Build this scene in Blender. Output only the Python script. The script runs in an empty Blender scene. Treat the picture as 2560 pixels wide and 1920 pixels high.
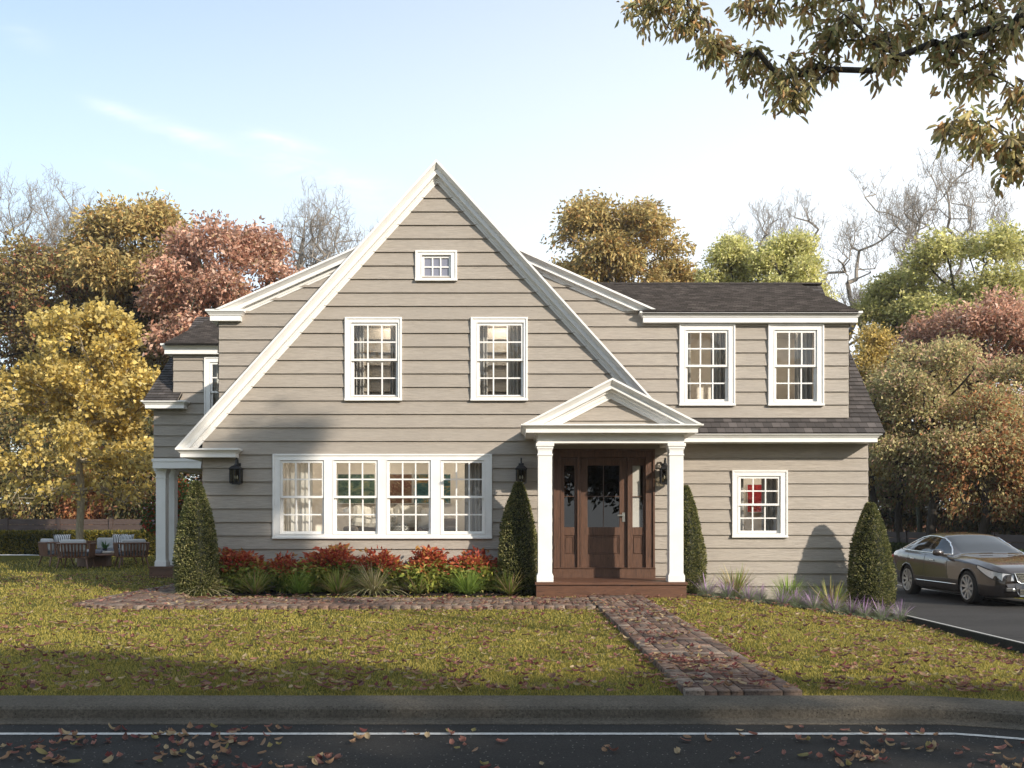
import bpy, math, random
import numpy as np
from mathutils import Vector, Matrix
SC = bpy.context.scene
COL = SC.collection
rnd = random.Random(11)
F = 2489.0; EYE = 1.25
def S(px, py, d):                       # a point of the photo (2560x1920) at distance d
    return ((px-1280)*d/F, d, EYE-(py-1305)*d/F)
def SX(px, d): return (px-1280)*d/F
def SZ(py, d): return EYE-(py-1305)*d/F
ORG = {}
def tag(o, label=None, cat=None, group=None, kind=None):
    if label: o['label'] = label
    if cat: o['category'] = cat
    if group: o['group'] = group
    if kind: o['kind'] = kind
    return o
def empty(name, loc=(0,0,0), rz=0, label=None, cat=None, group=None):
    o = bpy.data.objects.new(name, None); COL.objects.link(o)
    o.location = loc; o.rotation_euler = (0,0,rz); o.empty_display_size = .2
    ORG[o.name] = Vector(loc) if rz == 0 else Vector((0,0,0))
    return tag(o, label, cat, group)
def link(name, me, parent=None, loc=None):
    o = bpy.data.objects.new(name, me); COL.objects.link(o)
    if parent: o.parent = parent; ORG[o.name] = ORG.get(parent.name, Vector((0,0,0)))
    else: ORG[o.name] = Vector((0,0,0))
    if loc is not None: o.location = loc
    return o
def copy_tree(o, parent=None, loc=None, rz=None, sc=None):
    c = o.copy(); COL.objects.link(c); c.parent = parent
    if loc is not None: c.location = loc
    if rz is not None: c.rotation_euler = (0,0,rz)
    if sc is not None: c.scale = (sc if hasattr(sc,'__len__') else (sc,sc,sc))
    for ch in [x for x in KIDS.get(o.name, [])]:
        d = copy_tree(ch, c); 
    return c
KIDS = {}
class MB:
    """collects faces; build() links them as one mesh object"""
    def __init__(s): s.v=[]; s.f=[]; s.uv=[]
    def face(s, pts, uv=None):
        n=len(s.v); s.v += [tuple(p) for p in pts]; s.f.append(list(range(n,n+len(pts)))); s.uv.append(uv)
    def quad(s,a,b,c,d,uv=None): s.face((a,b,c,d),uv)
    def box(s, x0,x1,y0,y1,z0,z1, M=None):
        p=[(x0,y0,z0),(x1,y0,z0),(x1,y1,z0),(x0,y1,z0),(x0,y0,z1),(x1,y0,z1),(x1,y1,z1),(x0,y1,z1)]
        if M is not None: p=[tuple(M@Vector(q)) for q in p]
        n=len(s.v); s.v+=p
        for f in ((0,3,2,1),(4,5,6,7),(0,1,5,4),(1,2,6,5),(2,3,7,6),(3,0,4,7)):
            s.f.append([n+i for i in f]); s.uv.append(None)
        return s
    def tube(s, pts, rs, k=8, caps=True):
        pts=[Vector(p) for p in pts]
        if not hasattr(rs,'__len__'): rs=[rs]*len(pts)
        n0=len(s.v); up=Vector((0,0,1))
        for i,p in enumerate(pts):
            d=(pts[min(i+1,len(pts)-1)]-pts[max(i-1,0)])
            if d.length<1e-9: d=Vector((0,0,1))
            d.normalize()
            if i==0: a=d.cross(up if abs(d.z)<.95 else Vector((1,0,0))).normalized()
            else: a=(a-d*a.dot(d)).normalized()
            b=d.cross(a)
            for j in range(k):
                t=2*math.pi*j/k; q=p+(a*math.cos(t)+b*math.sin(t))*rs[i]; s.v.append(tuple(q))
        for i in range(len(pts)-1):
            for j in range(k):
                j2=(j+1)%k; s.f.append([n0+i*k+j,n0+i*k+j2,n0+(i+1)*k+j2,n0+(i+1)*k+j]); s.uv.append(None)
        if caps:
            s.f.append([n0+j for j in range(k)][::-1]); s.uv.append(None)
            e=n0+(len(pts)-1)*k; s.f.append([e+j for j in range(k)]); s.uv.append(None)
        return s
    def lathe(s, prof, c=(0,0,0), k=16, axis='z', M=None):
        n0=len(s.v)
        for r,h in prof:
            for j in range(k):
                t=2*math.pi*j/k
                q=(r*math.cos(t), r*math.sin(t), h) if axis=='z' else ((h, r*math.cos(t), r*math.sin(t)) if axis=='x' else (r*math.cos(t), h, r*math.sin(t)))
                q=(q[0]+c[0],q[1]+c[1],q[2]+c[2])
                if M is not None: q=tuple(M@Vector(q))
                s.v.append(q)
        for i in range(len(prof)-1):
            for j in range(k):
                j2=(j+1)%k; s.f.append([n0+i*k+j,n0+i*k+j2,n0+(i+1)*k+j2,n0+(i+1)*k+j]); s.uv.append(None)
        return s
    def build(s, name, mat, parent=None, smooth=False, bevel=0):
        me=bpy.data.meshes.new(name)
        o0=ORG.get(parent.name, Vector((0,0,0))) if parent else Vector((0,0,0))
        me.from_pydata([(x-o0.x,y-o0.y,z-o0.z) for x,y,z in s.v],[],s.f)
        if any(u for u in s.uv):
            L=me.uv_layers.new(name='UVMap'); k=0
            for f,u in zip(s.f,s.uv):
                for i in range(len(f)):
                    if u: L.data[k].uv=u[i]
                    k+=1
        me.materials.append(mat)
        if smooth: me.polygons.foreach_set('use_smooth',[True]*len(me.polygons))
        me.update()
        o=link(name,me,parent)
        if parent: KIDS.setdefault(parent.name,[]).append(o)
        if bevel:
            m=o.modifiers.new('Bevel','BEVEL'); m.width=bevel; m.segments=2; m.limit_method='ANGLE'
        return o
def np_mesh(name, V, Fc, mat, col=None, smooth=False):
    V=np.asarray(V,dtype=np.float32).reshape(-1,3); Fc=np.asarray(Fc,dtype=np.int32); k=Fc.shape[1]; m=len(Fc)
    me=bpy.data.meshes.new(name); me.vertices.add(len(V)); me.vertices.foreach_set('co',V.ravel())
    me.loops.add(m*k); me.loops.foreach_set('vertex_index',Fc.ravel())
    me.polygons.add(m); me.polygons.foreach_set('loop_start',np.arange(0,m*k,k,dtype=np.int32))
    try: me.polygons.foreach_set('loop_total',np.full(m,k,dtype=np.int32))
    except Exception: pass
    if smooth: me.polygons.foreach_set('use_smooth',np.ones(m,dtype=bool))
    if col is not None:
        a=me.attributes.new('col','FLOAT_COLOR','POINT'); c=np.ones((len(V),4),dtype=np.float32); c[:,:3]=col; a.data.foreach_set('color',c.ravel())
    me.materials.append(mat); me.update(calc_edges=True); return me
# ------------------------------------------------------------------ materials
def lin(c):
    return tuple((x/255/12.92 if x/255<=.04045 else ((x/255+.055)/1.055)**2.4) for x in c)
class NT:
    def __init__(s,name):
        s.m=bpy.data.materials.new(name); s.m.use_nodes=True; s.t=s.m.node_tree; s.t.nodes.clear()
        s.out=s.n('ShaderNodeOutputMaterial')
    def n(s,t,**k):
        x=s.t.nodes.new(t)
        for a,b in k.items(): setattr(x,a,b)
        return x
    def l(s,a,b): s.t.links.new(a,b)
    def inp(s,node,name,val):
        if hasattr(val,'is_linked') or isinstance(val,bpy.types.NodeSocket): s.l(val,node.inputs[name])
        else: node.inputs[name].default_value=val
    def coord(s,scale=(1,1,1),kind='Object',rot=(0,0,0)):
        c=s.n('ShaderNodeTexCoord'); m=s.n('ShaderNodeMapping'); m.inputs['Scale'].default_value=scale; m.inputs['Rotation'].default_value=rot
        s.l(c.outputs[kind],m.inputs['Vector']); return m.outputs[0]
    def noise(s,vec,scale=5,detail=4,rough=.5,dist=0):
        x=s.n('ShaderNodeTexNoise'); s.l(vec,x.inputs['Vector']); x.inputs['Scale'].default_value=scale; x.inputs['Detail'].default_value=detail
        x.inputs['Roughness'].default_value=rough; x.inputs['Distortion'].default_value=dist; return x.outputs['Fac']
    def ramp(s,fac,stops):
        x=s.n('ShaderNodeValToRGB'); e=x.color_ramp.elements
        while len(e)>1: e.remove(e[-1])
        for i,(p,c) in enumerate(stops):
            if i==0: e[0].position=p; q=e[0]
            else: q=e.new(p)
            q.color=(c,c,c,1) if not hasattr(c,'__len__') else (*c[:3],1)
        s.l(fac,x.inputs[0]); return x.outputs[0]
    def mix(s,a,b,fac,mode='MIX'):
        x=s.n('ShaderNodeMix',data_type='RGBA',blend_type=mode)
        for nm,v in ((0,fac),(6,a),(7,b)):
            if isinstance(v,bpy.types.NodeSocket): s.l(v,x.inputs[nm])
            else: x.inputs[nm].default_value = v if nm==0 else (*v[:3],1)
        return x.outputs[2]
    def math(s,op,a,b=0.0):
        x=s.n('ShaderNodeMath',operation=op)
        for i,v in enumerate((a,b)):
            if isinstance(v,bpy.types.NodeSocket): s.l(v,x.inputs[i])
            else: x.inputs[i].default_value=v
        return x.outputs[0]
    def bump(s,h,strength=.3,dist=.01):
        x=s.n('ShaderNodeBump'); x.inputs['Strength'].default_value=strength; x.inputs['Distance'].default_value=dist; s.l(h,x.inputs['Height']); return x.outputs[0]
    def bsdf(s,color,rough=.6,normal=None,metal=0,spec=None,coat=0,coat_rough=.03):
        b=s.n('ShaderNodeBsdfPrincipled')
        if isinstance(color,bpy.types.NodeSocket): s.l(color,b.inputs['Base Color'])
        else: b.inputs['Base Color'].default_value=(*color[:3],1)
        s.inp(b,'Roughness',rough); b.inputs['Metallic'].default_value=metal
        if spec is not None: b.inputs['Specular IOR Level'].default_value=spec
        if coat: b.inputs['Coat Weight'].default_value=coat; b.inputs['Coat Roughness'].default_value=coat_rough
        if normal is not None: s.l(normal,b.inputs['Normal'])
        s.l(b.outputs[0],s.out.inputs[0]); return b
def simple(name,c,rough=.5,metal=0,spec=None,var=.06,scale=9,coat=0,bump=0):
    t=NT(name); v=t.coord(); f=t.noise(v,scale,4,.6)
    col=t.mix(tuple(x*(1-var) for x in c),tuple(min(1,x*(1+var)) for x in c),t.ramp(f,[(.3,0),(.7,1)]))
    t.bsdf(col,rough,t.bump(f,bump,.01) if bump else None,metal,spec,coat); return t.m
# siding
def siding_mat(name,c):
    t=NT(name); v=t.coord((.55,1,13)); f=t.noise(v,6,5,.6,1.2)
    v2=t.coord((2.2,1,16)); g=t.noise(v2,9,3,.7,.6)
    co=t.n('ShaderNodeTexCoord'); sep=t.n('ShaderNodeSeparateXYZ'); t.l(co.outputs['Object'],sep.inputs[0])
    k=t.math('FLOOR',t.math('DIVIDE',t.math('SUBTRACT',sep.outputs[2],EYE-.0005),EXPO))
    wn=t.n('ShaderNodeTexWhiteNoise',noise_dimensions='1D'); t.l(k,wn.inputs['W'])
    vv=t.coord((5,1,17)); vo=t.n('ShaderNodeTexVoronoi'); t.l(vv,vo.inputs['Vector']); vo.inputs['Scale'].default_value=1.0; vo.inputs['Randomness'].default_value=1
    knot=t.ramp(vo.outputs['Distance'],[(.03,1),(.085,0)])
    vw=t.n('ShaderNodeVectorMath',operation='ADD'); t.l(t.coord(),vw.inputs[0])
    cb=t.n('ShaderNodeCombineXYZ'); t.l(t.math('MULTIPLY',wn.outputs[0],7.3),cb.inputs[0]); t.l(cb.outputs[0],vw.inputs[1])
    wv=t.n('ShaderNodeTexWave',wave_type='RINGS'); mp=t.n('ShaderNodeMapping'); mp.inputs['Scale'].default_value=(.7,1,6); t.l(vw.outputs[0],mp.inputs['Vector'])
    t.l(mp.outputs[0],wv.inputs['Vector']); wv.inputs['Scale'].default_value=5; wv.inputs['Distortion'].default_value=9; wv.inputs['Detail'].default_value=3; wv.inputs['Detail Scale'].default_value=.9
    big=t.noise(t.coord((.8,1,.8)),1.2,3)
    col=t.mix(tuple(x*.80 for x in c),tuple(x*1.12 for x in c),t.ramp(f,[(.38,0),(.62,1)]))
    col=t.mix(col,tuple(x*.90 for x in c),t.math('MULTIPLY',wn.outputs[0],.4))
    col=t.mix(col,tuple(x*.80 for x in c),t.ramp(big,[(.42,0),(.7,.35)]))
    col=t.mix(col,tuple(x*.45 for x in c),t.math('MULTIPLY',knot,.55))
    h=t.math('ADD',t.math('MULTIPLY',g,1.0),t.math('MULTIPLY',wv.outputs['Fac'],.5))
    h=t.math('SUBTRACT',h,knot)
    t.bsdf(col,.42,t.bump(h,.6,.006),spec=.5); return t.m
EXPO=.2420
M={}
M['siding']=siding_mat('painted_clapboard',(.370,.325,.274))
def trim_mat():
    t=NT('white_trim'); f=t.noise(t.coord((1.5,1.5,1.5)),2.5,4); g=t.noise(t.coord((2,2,30)),8,3)
    col=t.mix((.80,.785,.755),(.69,.675,.645),t.ramp(f,[(.45,0),(.75,.55)]))
    col=t.mix(col,(.6,.58,.53),t.ramp(g,[(.62,0),(.8,.3)]))
    t.bsdf(col,.38,t.bump(g,.06,.004)); return t.m
M['trim']=trim_mat()
def shingle_mat(name,base=(.078,.068,.064)):
    t=NT(name); uv=t.n('ShaderNodeUVMap'); 
    br=t.n('ShaderNodeTexBrick'); t.l(uv.outputs[0],br.inputs['Vector'])
    br.inputs['Scale'].default_value=1; br.inputs['Brick Width'].default_value=.16; br.inputs['Row Height'].default_value=.125; br.offset=.5; br.squash=1
    br.inputs['Mortar Size'].default_value=.0035; br.inputs['Mortar Smooth'].default_value=.1
    br.inputs['Color1'].default_value=(0,0,0,1); br.inputs['Color2'].default_value=(1,1,1,1); br.inputs['Mortar'].default_value=(.3,.3,.3,1)
    col=t.ramp(br.outputs['Color'],[(.0,tuple(x*.62 for x in base)),(.5,base),(.8,tuple(x*1.3 for x in base)),(1,tuple(x*1.75 for x in base))])
    col=t.mix(col,(.008,.007,.006),br.outputs['Fac'])
    n=t.noise(t.coord(),160,2,.7); n2=t.noise(t.coord(),1.3,4)
    col=t.mix(col,tuple(x*2.1 for x in base),t.ramp(n,[(.55,0),(.8,.45)]))
    col=t.mix(col,tuple(x*.7 for x in base),t.ramp(n2,[(.5,0),(.75,.5)]))
    t.bsdf(col,.85,t.bump(n,.5,.004),spec=.25); return t.m
M['shingle']=shingle_mat('asphalt_shingle')
def wood_mat(name,c1,c2,sc=(9,9,.8),rough=.45,knots=True,coat=0):
    t=NT(name); f=t.noise(t.coord(sc),3.2,6,.62,1.6); g=t.noise(t.coord(tuple(x*2.2 for x in sc)),9,4,.7,.6)
    col=t.mix(c1,c2,t.ramp(f,[(.32,0),(.66,1)])); col=t.mix(col,tuple(x*.5 for x in c1),t.ramp(g,[(.5,0),(.72,.55)]))
    if knots:
        vo=t.n('ShaderNodeTexVoronoi'); t.l(t.coord(tuple((3.4 if x>2 else 1.7) for x in sc)),vo.inputs['Vector']); vo.inputs['Scale'].default_value=1.6
        col=t.mix(col,(.006,.004,.003),t.ramp(vo.outputs['Distance'],[(.03,.9),(.075,0)]))
        col=t.mix(col,(.010,.006,.004),t.ramp(t.noise(t.coord(tuple(x*1.5 for x in sc)),2.4,2,.5,2.5),[(.66,0),(.70,.75)]))
    t.bsdf(col,rough,t.bump(g,.18,.004),coat=coat); return t.m
M['door_wood']=wood_mat('dark_knotty_wood',(.062,.031,.019),(.135,.066,.038))
M['deck_wood']=wood_mat('deck_wood',(.080,.036,.021),(.150,.068,.038),(.8,9,9))
M['glass']=None
def glass_mat(name,tint=(1,1,1),ior=1.5,rough=0.0,boost=1.0):
    t=NT(name); tr=t.n('ShaderNodeBsdfTransparent'); tr.inputs[0].default_value=(*tint,1)
    gl=t.n('ShaderNodeBsdfGlossy'); gl.inputs['Roughness'].default_value=rough
    w=t.noise(t.coord(),1.7,1); bp=t.bump(w,.05,.02); t.l(bp,gl.inputs['Normal'])
    ge=t.n('ShaderNodeNewGeometry'); dt=t.n('ShaderNodeVectorMath',operation='DOT_PRODUCT'); t.l(ge.outputs['Incoming'],dt.inputs[0]); t.l(ge.outputs['Normal'],dt.inputs[1])
    s5=t.math('POWER',t.math('SUBTRACT',1.0,t.math('ABSOLUTE',dt.outputs['Value'])),5.0)
    f0=((ior-1)/(ior+1))**2*boost; fac=t.math('MINIMUM',t.math('ADD',f0,t.math('MULTIPLY',s5,1-f0)),1.0)
    mx=t.n('ShaderNodeMixShader'); t.l(fac,mx.inputs[0]); t.l(tr.outputs[0],mx.inputs[1]); t.l(gl.outputs[0],mx.inputs[2]); t.l(mx.outputs[0],t.out.inputs[0]); return t.m
M['glass']=glass_mat('window_glass',(.95,.97,.96),1.5,0,1.5)
M['dark_glass']=glass_mat('door_glass',(.16,.15,.15),1.5,0,1.6)
M['frost']=simple('pale_blind',(.52,.49,.45),.7)
M['attic_glass']=simple('attic_pane',(.21,.215,.27),.12,var=.02)
M['black']=simple('black_iron',(.012,.012,.014),.42,0,.5,.1)
M['bulb']=simple('bulb_glass',(.85,.83,.78),.08,0,1,.01)
M['lantern_glass']=glass_mat('seeded_glass',(.6,.58,.5),1.45,.03,1.3)
M['steel']=simple('brushed_nickel',(.62,.6,.55),.3,1)
M['plaster']=simple('interior_plaster',(.88,.81,.72),.8)
M['plaster2']=simple('ceiling_plaster',(.8,.77,.72),.8)
M['rust_door']=simple('brown_interior_door',(.16,.075,.045),.5)
M['interior_floor']=wood_mat('oak_floor',(.22,.13,.07),(.32,.2,.11),(1,8,8),.35,False)
def cloth(name,c,var=.1,transl=0):
    t=NT(name); w=t.noise(t.coord((60,60,60)),3,2); col=t.mix(tuple(x*(1-var) for x in c),c,w)
    b=t.bsdf(col,.9,t.bump(w,.2,.003),spec=.2)
    if transl:
        tl=t.n('ShaderNodeBsdfTranslucent'); tl.inputs[0].default_value=(*c,1); mx=t.n('ShaderNodeMixShader'); mx.inputs[0].default_value=transl
        t.l(b.outputs[0],mx.inputs[1]); t.l(tl.outputs[0],mx.inputs[2]); t.l(mx.outputs[0],t.out.inputs[0])
    return t.m
M['curtain_grey']=cloth('grey_curtain_cloth',(.33,.31,.29)); M['curtain_white']=cloth('white_sheer',(.72,.69,.64),.1,.35)
M['sofa']=cloth('taupe_upholstery',(.24,.20,.17)); M['pillow']=cloth('cream_cushion',(.50,.46,.40)); M['throw']=cloth('brown_throw',(.05,.035,.03))
M['cushion_white']=cloth('outdoor_cushion',(.5,.5,.5)); M['cushion_grey']=cloth('grey_seat_cushion',(.17,.18,.21))
def stripe_mat(name,a,b,scale,axis='X',ramp=((.5,0),(.55,1))):
    t=NT(name); w=t.n('ShaderNodeTexWave',bands_direction=axis); t.l(t.coord(),w.inputs['Vector']); w.inputs['Scale'].default_value=scale
    t.bsdf(t.mix(a,b,t.ramp(w.outputs['Fac'],list(ramp))),.9); return t.m
M['stripe']=stripe_mat('navy_stripe_cloth',(.7,.7,.7),(.02,.025,.045),7)
M['pattern']=None
def pattern_mat():
    t=NT('black_letter_cushion'); b=t.n('ShaderNodeTexChecker'); t.l(t.coord((1,1,1)),b.inputs['Vector']); b.inputs['Scale'].default_value=1
    w=t.n('ShaderNodeTexBrick'); t.l(t.coord((1,1,1),rot=(math.pi/2,0,0)),w.inputs['Vector']); w.inputs['Scale'].default_value=9; w.inputs['Mortar Size'].default_value=.06
    w.inputs['Color1'].default_value=(.75,.7,.62,1); w.inputs['Color2'].default_value=(.7,.66,.58,1); w.inputs['Mortar'].default_value=(.02,.02,.02,1)
    t.bsdf(w.outputs[0],.9); return t.m
M['pattern']=pattern_mat()
def abstract(name,cols,scale,seed):
    t=NT(name); c=t.n('ShaderNodeTexCoord'); m=t.n('ShaderNodeMapping'); m.inputs['Location'].default_value=(seed,seed*2,seed*3); m.inputs['Scale'].default_value=(1,1,1.7); t.l(c.outputs['Object'],m.inputs['Vector'])
    f=t.noise(m.outputs[0],scale,7,.72,2.2); t.bsdf(t.ramp(f,cols),.6); return t.m
M['art_teal']=abstract('art_teal',[(.3,(.02,.04,.035)),(.42,(.06,.12,.10)),(.52,(.17,.24,.17)),(.62,(.34,.32,.18)),(.7,(.10,.05,.03))],2.6,3.1)
M['art_rust']=abstract('art_rust',[(.3,(.03,.02,.02)),(.44,(.25,.17,.1)),(.55,(.12,.03,.02)),(.64,(.42,.3,.18))],3.2,5.7)
M['art_ocean']=abstract('art_ocean',[(.3,(.015,.03,.03)),(.42,(.02,.09,.10)),(.52,(.06,.15,.14)),(.58,(.42,.27,.10)),(.7,(.12,.03,.02))],2.8,9.2)
M['art_red']=abstract('art_red',[(.3,(.04,.015,.01)),(.42,(.35,.02,.02)),(.55,(.62,.04,.05)),(.63,(.75,.3,.1)),(.7,(.7,.55,.5))],4,2.2)
def leaf_mat(name,tr=.42,rough=.5):
    t=NT(name); a=t.n('ShaderNodeAttribute',attribute_name='col'); 
    b=t.bsdf(a.outputs['Color'],rough,spec=.3)
    tl=t.n('ShaderNodeBsdfTranslucent'); t.l(a.outputs['Color'],tl.inputs[0]); mx=t.n('ShaderNodeMixShader'); mx.inputs[0].default_value=tr
    t.l(b.outputs[0],mx.inputs[1]); t.l(tl.outputs[0],mx.inputs[2]); t.l(mx.outputs[0],t.out.inputs[0]); return t.m
M['leaf']=leaf_mat('leaf'); M['grass']=leaf_mat('grass_blade',.35,.6)
def bark(name,c1,c2):
    t=NT(name); f=t.noise(t.coord((6,6,1.2)),5,5,.7,.6); t.bsdf(t.mix(c1,c2,t.ramp(f,[(.35,0),(.65,1)])),.85,t.bump(f,.6,.02),spec=.2); return t.m
M['bark_grey']=bark('grey_bark',(.19,.165,.14),(.38,.34,.29)); M['bark_dark']=bark('dark_bark',(.03,.025,.02),(.085,.07,.055)); M['bark_pale']=bark('pale_bark',(.22,.18,.12),(.42,.36,.26))
M['bark_green']=bark('mossy_bark',(.07,.085,.055),(.19,.20,.15))
def lawn_mat():
    t=NT('lawn_turf'); f=t.noise(t.coord(),.9,4); g=t.noise(t.coord((1,1,1)),60,3,.7)
    col=t.mix((.085,.086,.016),(.14,.125,.022),t.ramp(f,[(.35,0),(.65,1)])); col=t.mix(col,(.045,.05,.012),t.ramp(g,[(.5,0),(.7,.8)]))
    co=t.n('ShaderNodeTexCoord'); sep=t.n('ShaderNodeSeparateXYZ'); t.l(co.outputs['Object'],sep.inputs[0])
    far=t.math('MINIMUM',t.math('MAXIMUM',t.math('DIVIDE',t.math('SUBTRACT',sep.outputs[1],38.5),.6),0),1)
    rus=t.mix((.16,.052,.020),(.075,.045,.02),t.ramp(t.noise(t.coord(),.7,6,.7),[(.4,0),(.6,1)]))
    t.bsdf(t.mix(col,rus,far),.9,t.bump(g,.8,.03),spec=.1); return t.m
M['lawn']=lawn_mat()
def asphalt(name,c,sc=1):
    t=NT(name); n=t.noise(t.coord(),75*sc,3,.85); s=t.noise(t.coord((1,2.5,1)),26*sc,4,.75); f=t.noise(t.coord((.25,1,1)),1.6,5,.65)
    col=t.mix(tuple(x*.65 for x in c),tuple(x*1.5 for x in c),t.ramp(n,[(.35,0),(.66,1)]))
    col=t.mix(col,(.16,.15,.14),t.ramp(n,[(.70,0),(.76,.7)]))
    col=t.mix(col,tuple(x*.55 for x in c),t.ramp(f,[(.45,0),(.7,.6)]))
    vo=t.n('ShaderNodeTexVoronoi'); t.l(t.coord(),vo.inputs['Vector']); vo.inputs['Scale'].default_value=23; col=t.mix(col,(.30,.28,.25),t.ramp(vo.outputs['Distance'],[(.07,.9),(.13,0)]))
    t.bsdf(col,.85,t.bump(t.math('ADD',n,s),.6,.008),spec=.15); return t.m
M['asphalt']=asphalt('road_asphalt',(.026,.0245,.0225)); M['asphalt2']=asphalt('driveway_asphalt',(.050,.047,.045))
def concrete(name,c):
    t=NT(name); n=t.noise(t.coord(),48,4,.85); f=t.noise(t.coord(),2.2,5,.6); vo=t.n('ShaderNodeTexVoronoi'); t.l(t.coord(),vo.inputs['Vector']); vo.inputs['Scale'].default_value=38
    pit=t.ramp(vo.outputs['Distance'],[(.10,1),(.22,0)]); sel=t.ramp(t.noise(t.coord(),45,2),[(.5,0),(.56,1)]); pit=t.math('MULTIPLY',pit,sel)
    col=t.mix(tuple(x*.5 for x in c),tuple(x*1.4 for x in c),t.ramp(n,[(.35,0),(.65,1)])); col=t.mix(col,tuple(x*.6 for x in c),t.ramp(f,[(.4,0),(.72,.7)]))
    col=t.mix(col,tuple(x*.2 for x in c),pit)
    t.bsdf(col,.88,t.bump(t.math('SUBTRACT',n,t.math('MULTIPLY',pit,1.5)),.9,.012),spec=.12); return t.m
M['kerb']=concrete('kerb_concrete',(.125,.108,.085)); M['drive_kerb']=concrete('dark_kerb',(.055,.055,.05))
def paint_mat():
    t=NT('road_paint'); f=t.noise(t.coord((1,4,1)),30,4,.8); t.bsdf(t.mix((.50,.49,.46),(.06,.06,.06),t.ramp(f,[(.52,0),(.62,.9)])),.7); return t.m
M['paint']=paint_mat()
def brick_mat():
    t=NT('old_brick'); a=t.n('ShaderNodeAttribute',attribute_name='col'); n=t.noise(t.coord(),38,5,.75); f=t.noise(t.coord(),7,4,.6)
    col=t.mix(a.outputs['Color'],(.030,.022,.018),t.ramp(n,[(.46,0),(.66,.8)])); col=t.mix(col,(.30,.25,.20),t.ramp(f,[(.55,0),(.75,.5)]))
    t.bsdf(col,.85,t.bump(n,.6,.01),spec=.2); return t.m
M['brick']=brick_mat()
M['soil']=simple('dark_mulch',(.018,.012,.008),.95,var=.5,scale=50,bump=.8)
M['pale_gap']=simple('pale_gap_tone',(.75,.74,.72),.9)
M['fence']=wood_mat('stained_fence',(.045,.030,.026),(.10,.068,.058),(.5,9,9),.7,False)
M['teak']=wood_mat('teak',(.11,.05,.03),(.19,.09,.05),(8,8,1),.5,False)
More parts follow.
